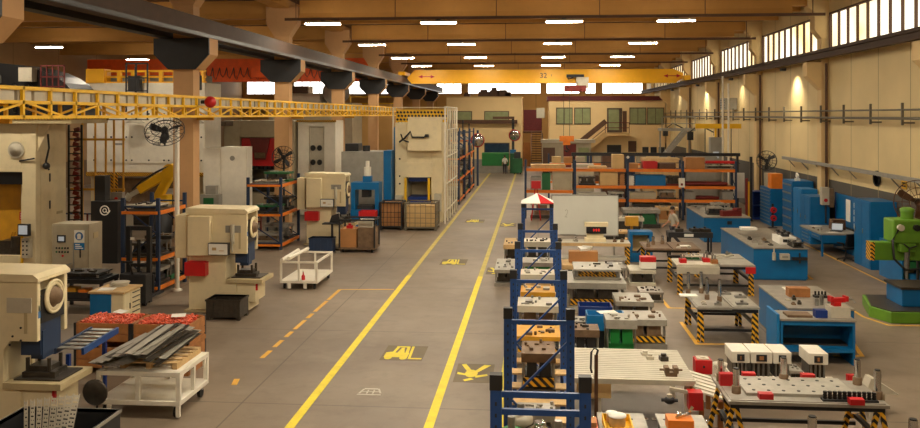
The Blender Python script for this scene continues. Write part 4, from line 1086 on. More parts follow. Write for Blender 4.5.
carton('pale carton filling the mesh crate nearest the lane line', -5.57, 42.35, .18, 1.35, 1.3, 1.0, 'carton_light')
cage('mesh crate holding a brown carton, second from the lane line', -7.6, 41.8, 0, 1.1, 1.3, 1.35, 'dark')
carton('brown carton filling the mesh crate second from the lane', -7.05, 42.45, .18, .95, 1.1, 1.1)
cage('dark mesh crate alone farther along the lane line', -5.78, 49.5, 0, 1.0, 1.8, 1.1, 'dark')
carton('white carton inside the dark mesh crate farther along the lane', -5.28, 50.4, .18, .8, 1.5, .6, 'offwhite')
# ================================================================== TOOL STORE AND BENCHES
# ---- blue upright frames in line
def upright(label, y, H=2.74, shelf=None, cap=True):
    r = thing('rack_upright', label, 'rack frame', (.04, y, 0), 0, None)
    for x in (-.5,.42):
        h = MB().box(x-.015,x+.105,-.05,.05,.02,H-.16).box(x-.03,x+.12,-.08,.08,0,.02)
        for k in range(20): h.box(x+.035,x+.055,-.053,-.0495,.3+.12*k,.34+.12*k,1)
        p = h.build('post', [M['rack_blue'], M['dark']], r)
        MB().box(x-.021,x+.111,-.056,.056,H-.16,H).build('post_cap', M['dark'], p)
    for z in ((H-.24,H-.42,.3) if y < 10 else (H-.24,.3)): MB().box(-.41,.42,-.025,.025,z,z+.06).build('cross_brace', M['rack_blue'], r)
    z = H-.5; k = 0
    while z > .9:
        MB().bar((.42 if k%2==0 else -.41,-.02,z),(-.41 if k%2==0 else .42,-.02,z-.85),.05,.03).build('diagonal_brace', M['rack_blue'], r)
        z -= .85; k += 1
    return r
FY = (9.05, 12.9, 16.05, 19.65, 22.95, 28.4)
nmv = ('closest to the camera', 'second from the camera', 'third from the camera', 'fourth from the camera', 'fifth from the camera', 'farthest, under the red and white cover')
for y, n in zip(FY, nmv): upright('blue slotted rack frame of the standing row, ' + n, y, 2.9 if y < 10 else 2.74)
r = thing('tent_cover', 'red and white peaked cover on the farthest blue rack frame', 'cover', (.04, 28.4, 2.775))
ap = (0,0,.28); cs = [(-.52,-.45,0),(.52,-.45,0),(.52,.45,0),(-.52,.45,0)]
def tri(a, b): return MB()._add([a,b,ap,tuple(Vector(a)-Vector((0,0,.03))),tuple(Vector(b)-Vector((0,0,.03))),(0,0,.25)], [(0,1,2),(5,4,3),(0,3,4,1),(1,4,5,2),(2,5,3,0)])
mid = (.1,-.45,0)
tri(cs[0], mid).build('white_panel', M['paper'], r); tri(mid, cs[1]).build('red_panel', M['red'], r); tri(cs[1],cs[2]).build('white_panel', M['paper'], r); tri(cs[2],cs[3]).build('red_panel', M['red'], r); tri(cs[3],cs[0]).build('white_panel', M['paper'], r)

# rack beams and decks low down between the frames, tools standing on them
def low_shelf(label, y0, y1, z, m='rack_blue'):
    r = thing('rack_shelf', label, 'shelf', (.04, y0, 0))
    for x in (-.5,.44): MB().box(x,x+.06,.06,y1-y0-.06,z-.12,z).build('beam', M[m], r)
    for k in range(4):
        MB().box(-.52,.52,.2+(y1-y0-.7)*k/3,.5+(y1-y0-.7)*k/3,z+.002,z+.03).build('board', M['wood_light'], r)
for i in range(5):
    low_shelf('wood-decked low shelf in the %s bay of the blue frame row' % ords[i], FY[i], FY[i+1], .95)
for i, y, w, d, h, ms, hz, z, nm in (
   (1,14.6,.56,.8,.72,('oily','dark','rusty'),True,.985,'brown topped die set with striped band in the second bay of the blue frame row'),
   (0,12.2,.45,.5,.5,('steel','oily','plate'),False,.985,'grey die set at the far end of the nearest blue bay'),
   (2,17.0,.85,.9,.4,('plate','oily','yellow_dull'),True,.985,'ochre plated tool in the third bay of the blue frame row'),
   (2,18.5,.85,.9,.65,('green_dark','rusty','offwhite'),False,.985,'pale topped tool on green base in the third bay'),
   (3,20.6,.8,.8,.5,('plate','oily','yellow_dull'),False,.985,'yellow topped tool in the fourth bay of the blue frame row'),
   (3,22.0,.85,.8,.65,('offwhite','wood_light','offwhite'),False,.985,'white stacked tool in the fourth bay of the blue frame row'),
   (4,24.4,.85,.9,.55,('green_dark','green_mach','plate'),False,.985,'green tool with grey top in the fifth bay'),
   (4,26.6,.8,.8,.8,('green_mach','oily','offwhite'),False,.985,'tall green tool in the fifth bay of the blue frame row')):
    die(nm, .04, y, z, w, d, h, ms, hz=hz)
for k, (x, y, nm) in enumerate(((-.31,11.0,'nearest the lane'),(-.2,11.5,'second'),(.28,10.9,'farther from the lane'))):
    r = thing('spindle_stack', 'green and steel ring spindle in the closest blue bay, %s' % nm, 'spindle', (x, y, .985))
    MB().cyl((0,0,0),(0,0,.8),.05,10).build('core', M['steel'], r)
    for q in range(3): MB().lathe([(.1,.0),(.16,.03),(.16,.1),(.1,.13)],(0,0,.08+.22*q),'z',16).build('ring', M['green_mach' if q%2 == k%2 else 'offwhite'], r)
r = thing('roller_bundle', 'grey ended roller standing among the spindles of the closest blue bay', 'roller', (.05,11.25,.985))
MB().cyl((0,0,0),(0,0,.5),.16,16).build('roller', M['oily'], r); MB().lathe([(.17,.5),(.17,.55),(.08,.6),(.08,.65)],(0,0,0),'z',16).build('end_cap', M['chrome'], r)
die('grey plate die on the floor between lane line and blue frames', -.98, 29.4, 0, .75, 2.2, .55, ('plate','oily','plate_light'))
die('long pale die farther along the lane beside the blue frames', -.75, 33.0, 0, .9, 1.8, .8, ('wood','oily','wood_light'))

# ---- white board over a bench
r = thing('whiteboard', 'large white board standing over the pale bench behind the dies', 'board', (.62,33.6,0))
MB().box(0,2.5,0,.05,1.0,2.5).build('panel', M['board'], r); m = MB(); m.box(-.03,2.53,-.02,.06,2.5,2.54).box(-.03,2.53,-.02,.06,.96,1.0).box(-.03,0,-.02,.06,.96,2.54).box(2.5,2.53,-.02,.06,.96,2.54); m.build('frame', M['grey'], r)
for x in (.1,2.34): MB().box(x,x+.06,.06,.12,0,2.4).build('leg', M['grey'], r)
MB().tube([(.5,-.005,1.9),(.55,-.005,1.98),(.6,-.005,1.9),(.56,-.005,1.78),(.5,-.005,1.7),(.58,-.005,1.66)],.008,4).build('pen_marks', M['grey'], r)
MB().box(.3,.9,-.06,-.021,1.0,1.02).build('pen_tray', M['grey'], r)
r = thing('pale_bench', 'long pale bench with wooden front rail below the white board', 'bench', (.45,32.2,0))
MB().box(0,3.0,0,.9,.82,.9).build('tabletop', M['offwhite'], r); MB().box(.1,2.9,.1,.8,.25,.32).build('shelf', M['offwhite'], r); MB().box(.0,3.0,-.04,-.001,.78,.88).build('rail', M['wood_light'], r)
for x in (.02,1.4,2.88):
    for y in (.03,.78): MB().box(x,x+.1,y,y+.1,0,.82).build('leg', M['hazard'], r)
r = thing('counter_machine', 'cream tool block with red lit numerals on the pale bench', 'machine', (1.8,32.45,.901)); r.scale = (.82,.82,.9)
MB().box(0,.95,0,.4,0,.14).box(.1,.85,.05,.38,.14,.34).box(0,1.05,0,.4,.62,.78).build('body', M['cream'], r)
dsp = MB().box(.08,.97,-.03,.3,.34,.62).build('display', M['black'], r)
text('red_numerals', '0 0 0', .15, (.52,-.034,.48), (PI/2,0,0), 'display_red', dsp, .003)
r = thing('frame_stand', 'blue frame stand with a white inner panel beside the pale bench', 'stand', P(629.5,262)+(0,))
MB().box(0,.12,0,.7,0,1.15).box(.75,.87,0,.7,0,1.15).box(.12,.75,0,.7,1.03,1.15).box(.12,.75,0,.7,0,.35).build('frame', M['blue'], r); MB().box(.12,.75,.5,.55,.35,1.03).build('panel', M['carton_light'], r)
MB().bar((.3,.1,.36),(.65,.3,.7),.04).build('rod', M['dark'], r)
tag(MB().box(-.25,.25,-.2,.2,0,.75).box(-.05,.05,-.05,.05,.75,1.25).box(-.25,.25,-.2,.2,1.25,1.6).build('stack_light_post', M['yellow_dull'], None, (3.75,34.6,0)), 'yellow machine pedestal standing behind the pale bench end', 'pedestal')

# ---- stacks of dies on the floor beside the frames
def F3(px, py): a = P(px, py); return a
DIES = [ # front-centre px, base py, width, depth, height, mats, hazard, label, tall
 (597,313,1.65,1.9,.84,('offwhite','oily','plate_light'),True,'big cream die stack with striped band near the blue frames'),
 (635,325,1.0,1.2,.62,('rusty','oily','plate_light'),False,'rusty sided die beside the big cream die stack'),
 (646,350,1.0,1.0,.72,('plate','rusty','plate_light'),True,'grey die with orange stripes nearest the ribbed table'),
 (581,287,1.2,1.2,.7,('plate','oily','wood_light'),False,'low die carrying the brown carton'),
 (614,281,.8,1.1,.45,('plate_light','oily','plate'),False,'flat grey die behind the big cream die stack'),
 (643,286,.85,1.1,.5,('offwhite','oily','offwhite'),False,'pale die under the red and white block'),
 (575,344,.7,.6,.55,('oily','dark','plate'),False,'dark die just beside the second blue frame'),
 (586,366,.6,.6,.8,('oily','dark','rusty'),False,'low rusty die close to the near frame row'),
 (628,234,1.5,1.0,.75,('plate_light','oily','offwhite'),False,'white topped die right of the white board'),
 (642,228,1.8,1.2,.9,('oily','green_dark','plate'),False,'cluttered green and grey die before the orange racks'),
 (615,243,1.2,.8,.5,('plate','oily','wood_light'),False,'wood topped low die behind the white board end'),
 (668,223,1.1,1.0,.8,('wood_light','carton','wood_light'),False,'brown tool case stack before the orange racks'),
]
DO = {}
for px, py, w, d, h, ms, hz, nm in DIES:
    x, y = P(px, py); DO[nm] = die(nm, x, y+d/2, 0, w, d, h, ms, hz=hz, holes=not any(q in nm for q in ('big cream die stack with','carrying','red and white block')))
x, y = P(597,313)
die('second level die standing on the big cream die stack', x+.05, y+1.1, .853, 1.35, 1.3, .3, ('plate','hazard_fine','plate_light'))
x, y = P(581,287); carton('brown carton on a low die near the blue frames', x+.1, y+.6, .725, .95, .4, .36); tag(MB().ob((0,0,.05),(.4,.25,.08),.4,.2).ob((.1,.05,.1),(.3,.2,.06),-.3,-.2).build('crumpled_paper', M['paper'], None, (x+.15,y+.6,1.115)), 'crumpled white paper on the brown carton', 'paper')
x, y = P(643,286)
r = thing('clamp_block', 'red topped white clamp block on the pale die', 'block', (x+.2,y+.4,.53)); MB().box(-.25,.25,-.2,.2,0,.22).build('body', M['paper'], r); MB().box(-.25,.25,-.2,.2,.22,.38).build('red_top', M['red'], r)
x, y = P(601,352)
r = thing('plastic_crate', 'light blue open crate with papers beside the green tool', 'crate', (x-.28,y,0)); MB().open_box(-.05,.85,0,.6,.5,.86).build('body', M['blue_light'], r); MB().box(0,.8,.05,.55,0,.5).build('pedestal', M['dark'], r); MB().ob((.45,.3,.88),(.45,.3,.01),.3).build('papers', M['paper'], r)
x, y = P(583,335)
r = thing('plastic_crate', 'deep blue crate wedged behind the light blue one', 'crate', (x-.1,y+.1,0)); MB().open_box(0,.85,0,.6,.2,.7).build('body', M['blue_deep'], r); MB().box(.05,.8,.05,.55,0,.2).build('pedestal', M['dark'], r)
x, y = P(622,366)
r = die('green die with grey top at the corner of the ribbed table', x, y+.45, 0, .7, .7, 1.0, ('green_dark','green_mach','plate_light'))

# ---- ribbed white table
r = thing('ribbed_table', 'long white ribbed panel table in the tool area', 'table', (.62,15.45,0))
m = MB()
for k in range(17): m.box(0 if k%3 else -.03,2.16,.12*k,.12*k+.095,.9,.95)
m.box(.0,2.14,0,2.02,.86,.9)
m.build('tabletop', M['offwhite'], r)
for x in (.45,2.0):
    for y in (.15,1.8): MB().box(x,x+.09,y,y+.09,0,.86).build('leg', M['white'], r)
MB().box(.2,2.0,.3,.38,.78,.86).build('crossbar', M['carton_light'], r)
MB().box(2.0,2.24,-.25,-.02,.52,.82).build('switch_box', M['red'], r)
MB().bar((1.7,-.05,.82),(2.05,-.1,.78),.06).build('arm', M['offwhite'], r)
MB().box(.1,.7,.02,.1,.6,.86).build('apron', M['carton_light'], r)
r = thing('bench_vise', 'small grey vise near the end of the ribbed table', 'vise', (2.4,15.75,.952))
MB().box(-.1,.1,-.08,.08,0,.06).box(-.12,-.04,-.1,.1,.06,.16).box(.04,.12,-.1,.1,.06,.16).cyl((-.2,0,.1),(.2,0,.1),.02,8).build('body', M['rusty'], r)
r = thing('bench_grinder', 'dark valve fitting hanging at the front of the ribbed table', 'fitting', (2.3,15.25,.62))
MB().ball((0,0,.05),(.1,.07,.07),10,8).cyl((-.14,0,.05),(.14,0,.05),.03,8).build('body', M['dark'], r); MB().cyl((0,0,.1),(0,0,.15),.05,8).build('cap', M['offwhite'], r)
r = thing('hook_stand', 'dark brown hook bar standing before the ribbed table', 'stand', (1.0,14.6,0))
MB().box(-.03,.03,-.02,.02,.05,1.6).build('bar', M['brown'], r); MB().tube([(0,0,1.58),(.03,0,1.68),(-.03,0,1.72),(-.08,0,1.64),(-.09,0,1.37),(-.07,0,1.3)],.02).build('hook', M['dark'], r); MB().box(-.2,.2,-.15,.15,0,.05).build('base', M['brown'], r)
# slatted pallet beside it
r = thing('slatted_pallet', 'white slatted pallet panel propped beside the ribbed table', 'pallet', (2.84,15.75,0))
for k in range(6): MB().bar((.0,.24*k,.70),(.5,.24*k,.56),.14,.03).build('slat', M['white'], r)
for x in (.05,.38): MB().box(x,x+.08,-.05,1.3,.42-.06*x,.535-.06*x).build('bearer', M['wood'], r)
for x in (.06,.39):
    for y in (0,1.1): MB().box(x,x+.08,y,y+.08,0,.42).build('leg', M['wood'], r)

# ---- small carts with tools at the bottom edge
def tool_cart(label, x, y, w, d, z, m='plate_light'):
    r = thing('tool_cart', label, 'cart', (x,y,0))
    MB().box(0,w,0,d,z-.04,z).build('tabletop', M[m], r)
    for k in range(6): MB().cyl((w*(.15+.14*k),d*(.2 if k%2 else .75),z),(w*(.15+.14*k),d*(.2 if k%2 else .75),z+.006),.025,8).build('hole_cap', M['dark'], r)
    for q in (.03,w-.09):
        for e in (.03,d-.09): MB().box(q,q+.06,e,e+.06,0,z-.04).build('leg', M['grey'], r)
    MB().box(.06,w-.06,.06,d-.06,.3,.34).build('shelf', M['grey'], r)
    for e in (.12,d-.12):
        MB().cyl((-.07,e,z-.05),(-.001,e,z-.05),.025,8).build('pin', M['chrome'], r); MB().cyl((w+.001,e,z-.05),(w+.07,e,z-.05),.025,8).build('pin', M['chrome'], r)
    return r
tool_cart('grey plate cart carrying the yellow tray at the bottom edge', .95,12.65,.72,1.15,.92)
tool_cart('grey plate cart carrying the orange block at the bottom edge', 1.86,12.75,.72,1.05,.92)
r = thing('parts_tray', 'yellow tray holding pots on the near plate cart', 'tray', (1.0,12.75,.93))
MB().open_box(0,.42,0,.62,0,.12,.02).build('body', M['yellow'], r)
for lb, x, y, R, h, m in (('tan pot with pale lid in the yellow tray',1.2,13.0,.12,.22,'carton_light'),('brown pot standing in the yellow tray',1.14,13.25,.08,.17,'wood_light')):
    t = thing('pot', lb, 'pot', (x,y,.952)); MB().lathe([(R*.8,0),(R,.05),(R,h*.7),(R*.7,h*.85)],(0,0,0),'z',16).build('body', M[m], t); MB().lathe([(R*1.1,h*.85),(R*1.1,h*.95),(.03,h)],(0,0,0),'z',16).build('lid', M['paper'], t)
r = thing('clamp_block', 'orange block with chrome lever on the second plate cart', 'block', (2.12,13.15,.93)); MB().box(-.18,.2,-.15,.15,0,.17).build('body', M['orange'], r, bevel=.01)
MB().bar((-.05,-.05,.18),(.18,.05,.22),.05,.03).bar((.15,.05,.2),(.2,.02,.32),.04).cyl((.0,0,.17),(0,0,.24),.035,8).build('lever', M['chrome'], r)
r = thing('parts_box', 'salmon orange box beside the closest blue frame', 'box', (.66,13.0,0)); MB().box(0,.26,0,.5,0,.95).build('body', M['copper_red'], r); MB().box(.02,.24,.02,.3,.95,1.02).build('lid', M['carton'], r)
tag(MB().lathe([(.05,.0),(.05,.25),(.02,.3),(.02,.36)],(0,0,0),'z',12).build('steel_flask', M['steel'], None, (.75,13.62,.0)), 'steel flask on the floor by the salmon box', 'flask')

# ---- trestle tables with striped legs
def trestle(label, x, y, w, d, z, plates, name='trestle_table', splay=.05):
    r = thing(name, label, 'table', (x,y,0))
    for k, (a,b,c,e,m) in enumerate(plates): MB().box(a,b,c,e,z-.05,z).box(a+.05,b-.05,c+.05,e-.05,z,z+.012).build('table_plate', M[m], r)
    for px in (.12,w-.12):
        for py in (.12,d-.12):
            MB().bar((px-splay,py,0),(px-.03,py,z-.12),.07).build('leg', M['hazard'], r); MB().bar((px+splay,py,0),(px+.03,py,z-.12),.07).build('leg', M['hazard'], r)
    for py in (.12,d-.12): MB().box(.05,w-.05,py-.05,py+.05,z-.13,z-.051).build('top_beam', M['black'], r)
    for py in (.12,d-.12): MB().box(.12,w-.12,py-.03,py+.03,.28,.34).build('stretcher', M['black'], r)
    for px in (.12,w-.12): MB().box(px-.04,px+.04,.15,d-.15,.42,.48).build('side_stretcher', M['black'], r)
    if splay > .1:
        for px in (.12,w-.12):
            for py in (.12,d-.12): MB().box(px-.14,px+.14,py-.04,py+.04,.4,.47).build('leg_tie', M['hazard'], r)
    return r
def post(label, x, y, z, h, rad=.055, grp=None):
    t = thing('guide_post', label, 'guide post', (x,y,z), 0, grp)
    MB().cyl((0,0,.0),(0,0,h),rad,16).build('shaft', M['chrome'], t); MB().cyl((0,0,h),(0,0,h+.015),rad*.8,14).build('end_cap', M['dark'], t); MB().lathe([(rad*1.35,0),(rad*1.35,.12),(rad*1.05,.13)],(0,0,0),'z',16).build('bushing', M['rusty'], t)
TX, TY = 3.08, 14.25
r = trestle('large mould plate on black and yellow trestles nearest the camera', TX, TY, 2.5, 1.3, 1.0, [(0,2.5,0,1.3,'plate')], splay=.22)
mp = thing('mould_plate', 'drilled steel mould plate lying on the large trestle table', 'plate', (TX+.35,TY+.28,1.013)); MB().box(0,1.75,0,.92,0,.05).build('plate', M['plate_light'], mp)
hb = MB()
for i in range(7):
    for j in range(3): hb.cyl((.15+.24*i,.15+.3*j,.05),(.15+.24*i,.15+.3*j,.056),.03,8)
hb.build('bore', M['dark'], mp)
sp = thing('spring_row', 'row of black springs along the front of the large trestle table', 'springs', (TX+1.5,TY+.08,1.013))
MB().box(0,.86,0,.14,0,.03).build('base', M['dark'], sp)
for k in range(11): MB().lathe([(.03,.03),(.036,.05),(.028,.07),(.036,.09),(.028,.11),(.036,.13),(.03,.15)],(.05+.076*k,.07,0),'z',10).build('spring', M['black'], sp)
for lb, x, y in (('red block at the front edge of the large mould plate',.62,.08),('red block before the black springs',1.98,-.0),('red block on the far edge toward the white moulds',.62,1.2),('red block on the far edge near the single white mould',1.62,1.2),('red block on the lane end of the large trestle table',-.02,.75)):
    t = tag(MB().box(-.11,.11,-.07,.07,0,.09 if x > 0 else .2).build('spacer_block', M['red'], None, (TX+x if x>0 else TX+.14, TY+y+.08 if y != 0 else TY-.0, 1.014)), lb, 'block')
for lb, x, y, h in (('guide post on the lane end rear corner of the large plate',.1,1.05,.36),('guide post on the lane end front of the large plate',.22,.4,.4),('guide post rising in the middle of the large plate rear',1.22,1.12,.4),('guide post on the far rear corner of the large plate',2.47,1.05,.42),('guide post at the far front corner of the large plate',2.52,.3,.46)):
    post(lb, TX+x*.96, TY+y, 1.013, h)
r = thing('low_stand', 'low black stand carrying two tall guide posts at the bottom edge', 'stand', (4.0,13.0,0))
MB().box(-.2,1.75,-.2,.3,.5,.56).build('tabletop', M['dark'], r)
for x in (-.15,1.62):
    for y in (-.15,.2): MB().box(x,x+.07,y,y+.07,0,.5).build('leg', M['dark'], r)
post('tall guide post at the bottom edge, lane side', 4.03, 13.1, .561, .62, .065); post('tall guide post at the bottom edge, wall side', 5.45, 13.1, .561, .62, .065)

# white mould blocks on a low pallet
r = thing('mould_pallet', 'low grey platform under the white mould blocks', 'platform', (3.6,16.95,0))
MB().box(0,2.3,0,1.0,.28,.36).build('deck', M['offwhite'], r)
for x in (.0,1.05,2.1): MB().box(x,x+.2,0,1.0,0,.28).build('bearer', M['wood'], r)
def mould(label, x, y, z, w=.46):
    t = thing('mould_block', label, 'mould', (x,y,z))
    MB().box(0,w,0,.55,0,.2).build('lower_block', M['white'], t); MB().box(.12,w-.12,-.008,-.001,.04,.16).build('lower_window', M['dark'], t)
    MB().box(.03,w-.03,.03,.52,.2,.46).build('mechanism', M['oily'], t)
    for k in range(4): MB().cyl((.06+k*(w-.12)/3,.01,.2),(.06+k*(w-.12)/3,.01,.46),.022,8).build('pin', M['steel'], t)
    u = MB().prism([(0,.46),(w,.46),(w,.68),(0,.68)],'y',-.04,.6).build('upper_block', M['white'], t, bevel=.01)
    MB().box(.1,w-.1,-.05,-.041,.5,.63).build('window', M['dark'], u); MB().box(.16,w-.16,-.056,-.05,.53,.6).build('insert', M['wood'], u)
    return t
for lb, x, y, w in (('white mould block at the lane end of the row of three',3.76,17.15,.34),('white mould block in the middle of the row of three',4.12,17.15,.4),('white mould block at the wall end of the row of three',4.54,17.15,.34),('single white mould block standing apart behind the plate',5.2,17.15,.36)):
    mould(lb, x, y, .362, w)
die('small grey mould between the white mould blocks', 5.04, 17.6, .362, .26, .5, .26, ('plate_light','oily','plate_light'))
r = thing('grease_pump', 'red and white lidded pump unit at the end of the ribbed table', 'pump', (3.12,17.28,0)); r.scale = (.8,.8,.88)
MB().box(0,.36,0,.34,0,.62).build('base', M['white'], r); MB().box(-.02,.38,-.02,.36,.62,.92).build('red_cover', M['red'], r); MB().box(.03,.32,.04,.3,.92,.95).cyl((.18,.16,.95),(.18,.16,.97),.08,10).build('top_plate', M['offwhite'], r); MB().cyl((.18,-.03,.78),(.18,-.021,.78),.03,8).build('knob', M['black'], r)
r = thing('steel_drum_fitting', 'cream funnel fitting beside the red pump unit', 'fitting', (3.46,16.8,.0)); r.scale = (.8,.8,.9)
MB().box(-.02,.06,-.04,.04,0,.85).build('stand', M['dark'], r); MB().lathe([(.08,.85),(.16,.95),(.17,1.0),(.001,1.01)],(.02,0,0),'z',16).build('funnel', M['white'], r)
r = thing('angle_plate', 'red end stop and cream chute beyond the single mould block', 'chute', (6.1,16.5,0))
MB().box(0,.1,0,.6,.36,.42).box(0,.06,.0,.06,0,.36).box(0.4,.46,.5,.56,0,.36).box(0,.5,.5,.6,.36,.42).build('frame', M['offwhite'], r); MB().prism([(0,.42),(.1,.7),(.16,.7),(.6,.42)],'y',.2,.5).build('chute', M['offwhite'], r); MB().box(-.2,-.06,.55,.65,.42,.66).box(-.2,.1,.55,.65,.36,.42).build('end_stop', M['red'], r)

# T1, T2, T3
r = trestle('black and yellow trestle with two grey plates near the blue benches', 3.92, 21.7, 1.55, 2.0, .88, [(0,.86,0,2.0,'plate'),(.9,1.55,.1,2.0,'plate_light')])
for k, (x, y, nm) in enumerate(((4.0,23.3,'rear outer'),(4.35,22.6,'middle'),(4.35,23.4,'rear inner'),(4.62,22.4,'front'))): post('slim guide post standing on the two-plate trestle, ' + nm, x, y, .893, .55, .045)
tag(MB().box(-.22,.22,-.15,.15,0,.03).build('white_pad', M['paper'], None, (3.95,23.0,.893)), 'white pad on the corner of the two-plate trestle', 'pad')
for k,(x,y,nm) in enumerate(((5.1,22.1,'front'),(5.25,22.9,'middle'),(4.95,23.3,'rear'))): tag(MB().box(-.14,.14,-.09,.09,0,.05).cyl((0,0,.05),(0,0,.1),.04,8).build('clamp', M['steel'], None, (x,y,.893)), 'small steel clamp on the bare plate of the two-plate trestle, ' + nm, 'clamp')
r = trestle('trestle with pale plates and red clamps before the large blue bench', 4.35, 27.4, 2.4, 2.3, .95, [(0,1.3,0,1.2,'offwhite'),(.9,2.4,1.3,2.3,'plate_light'),(1.35,2.4,.05,1.25,'plate_light')])
MB().box(0,1.3,-.05,-.001,.68,.9).build('front_skirt', M['offwhite'], r); MB().box(2.1,2.4,.02,.049,.7,.9).build('red_tip', M['red'], r)
for k,(x,y,m,nm) in enumerate(((4.6,27.8,'red','outer end'),(5.35,28.0,'red','inner end'),(5.55,27.75,'wood','inner edge'))):
    t = thing('clamp_block', 'upright %s clamp block on the pale trestle, %s' % ('red' if m == 'red' else 'brown', nm), 'clamp', (x,y,.963)); MB().box(-.1,.1,-.15,.15,0,.12).build('body', M[m], t); MB().cyl((-.05,0,.12),(-.05,0,.26),.03,8).cyl((.05,.05,.12),(.05,.05,.24),.03,8).build('pin', M['steel'], t)
die('green grey tool insert lying on the pale trestle', 4.95, 28.3, .963, .6, .4, .15, ('plate','green_dark','offwhite'))
tag(MB().tube([(0,0,.02),(.25,.2,.04),(.4,.0,.03),(.6,.25,.03)],.025).build('hose', M['offwhite'], None, (5.8,28.85,.975)), 'pale hose curled on the grey plate of the pale trestle', 'hose')
r = trestle('trestle with two brown grey plates beside the walking worker', 3.75, 30.4, 1.9, 1.7, .98, [(0,.92,0,1.7,'rusty'),(.97,1.9,0,1.7,'rusty')])
for k,(x,y,nm) in enumerate(((3.9,30.7,'nearest'),(4.15,31.3,'middle'),(4.5,31.5,'farthest'))): post('short guide post on the brown plate trestle, ' + nm, x, y, .993, .28, .05)
tag(MB().box(-.2,.2,-.13,.13,0,.012).build('paper_sheet', M['paper'], None, (5.2,31.1,.993), .2), 'white paper on the brown plate trestle', 'paper')
r = thing('narrow_cart', 'dark narrow cart with white label behind the brown plate trestle', 'cart', (5.15,34.4,0))
MB().box(0,1.7,0,.7,.82,1.02).build('tray', M['dark'], r); MB().box(.6,.95,-.02,-.001,.86,.97).build('label_plate', M['paper'], r)
for x in (.03,1.6):
    for y in (.03,.6): MB().box(x,x+.07,y,y+.07,0,.82).build('leg', M['dark'], r)
for k,(x,nm) in enumerate(((5.6,'first'),(6.2,'second'),(6.6,'third'))): tag(MB().ob((0,0,.06),(.3,.4,.12),.2*k).cyl((0,0,.12),(0,0,.2),.05,8).build('tool_piece', M['oily'], None, (x,34.75,1.021)), 'oily tool piece on the dark narrow cart, %s along it' % nm, 'tool')

# ---- blue benches
def bench(label, x, y, w, d, h, open_=False, panel=False):
    r = thing('blue_workbench', label, 'workbench', (x,y,0))
    if open_:
        MB().box(0,.05,0,d,0,h-.04).box(w-.05,w,0,d,0,h-.04).box(.05,w-.05,d-.05,d,.1,h-.04).box(.05,w-.05,0,d-.05,.28,.36).box(.05,w-.05,0,.05,h-.14,h-.04).build('carcass', M['blue'], r)
        MB().box(.06,w-.06,.3,d-.06,.361,.4).build('inner_shelf', M['oily'], r)
    else:
        MB().box(0,w,0,d,.04,h-.04).box(.04,w-.04,.04,d-.04,0,.04).build('carcass', M['blue'], r)
    MB().box(-.02,w+.02,-.03,d+.02,h-.04,h).build('worktop', M['plate'], r)
    if panel: MB().box(-.09,-.03,-.02,d+.02,0,h+.1).build('side_panel', M['blue_light'], r)
    return r
b1 = bench('blue open-fronted workbench with red vise nearest the moulds', 5.48, 20.05, 1.62, .85, 1.02, True, True)
b2 = bench('long low blue workbench behind the open-fronted one', 5.98, 21.2, 1.5, 2.75, 1.02)
MB().box(-.01,-.001,.6,.9,.62,.8).build('socket_plate', M['dark'], b2)
b3 = bench('largest blue workbench standing in the middle of the benches', 7.36, 30.2, 1.78, 5.2, 1.1)
b4 = bench('blue workbench with tools closest to the orange racks', 7.35, 38.9, 2.0, 4.4, 1.12)
MB().box(.85,1.15,-.16,-.001,.72,.92).build('white_box', M['offwhite'], b3); MB().box(.9,1.1,-.165,-.161,.78,.86).build('lid_line', M['grey'], b3)
MB().box(1.25,1.75,-.1,-.001,.7,.8).cyl((1.5,-.08,.6),(1.5,-.08,.95),.03,8).build('tool_holder', M['dark'], b3)
MB().cyl((.65,-.1,.7),(.65,-.1,.95),.06,10).cyl((.65,-.1,.95),(.65,-.1,1.12),.025,8).build('bottle_holder', M['offwhite'], b3)
MB().box(1.0,1.2,-.04,-.001,.8,.95).build('socket_plate', M['dark'], b4)
for lb, c, dms, m, nm in (
   ('brown wooden block on the long low blue workbench', (6.6,22.6,1.02),(.52,.3,.22),'wood','wooden_block'),
   ('white paper lying behind the wooden block', (6.75,23.5,1.02),(.5,.35,.012),'paper','paper_sheet'),
   ('grey sheet on the middle of the largest blue workbench', (8.1,33.2,1.1),(.9,1.4,.012),'steel','metal_sheet'),
   ('white box on the far end of the largest blue workbench', (8.3,34.9,1.1),(.6,.4,.1),'paper','paper_box'),
   ('blue dispenser on the open-fronted workbench', (6.42,20.3,1.02),(.26,.22,.17),'blue_deep','dispenser'),
   ('brown tray of small parts on the open-fronted workbench', (5.95,20.4,1.02),(.55,.4,.05),'rusty','parts_tray'),
   ('cream machined block under the red vise', (6.85,20.42,1.02),(.42,.4,.24),'offwhite','machined_block')):
    tag(MB().box(-dms[0]/2,dms[0]/2,-dms[1]/2,dms[1]/2,0.001,dms[2]).build(nm, M[m], None, c), lb, nm.split('_')[-1])
for lb, x, y, z, rz in (('bright red vise on the cream block of the open-fronted workbench',6.8,20.4,1.262,.2),):
    t = thing('bench_vise', lb, 'vise', (x,y,z), rz); MB().box(-.08,.08,-.08,.08,0,.08).box(-.1,.2,-.06,.06,.08,.18).build('body', M['red'], t)
    MB().box(-.16,-.101,-.08,.08,.1,.22).box(.201,.26,-.08,.08,.1,.22).build('jaw', M['red'], t); MB().cyl((.26,0,.13),(.42,0,.13),.02,8).cyl((.4,-.12,.08),(.4,.12,.18),.014,6).build('handle', M['steel'], t)
for k,(x,y,h,nm) in enumerate(((6.86,21.6,.22,'tallest'),(7.0,21.45,.18,'middle'),(6.72,21.5,.16,'shortest'))): tag(MB().cyl((0,0,0),(0,0,h),.05,12).cyl((0,0,h),(0,0,h+.02),.035,10).build('steel_pin', M['steel'], None, (x,y,1.021)), 'steel pin standing on the long low blue bench, %s of the group' % nm, 'pin')
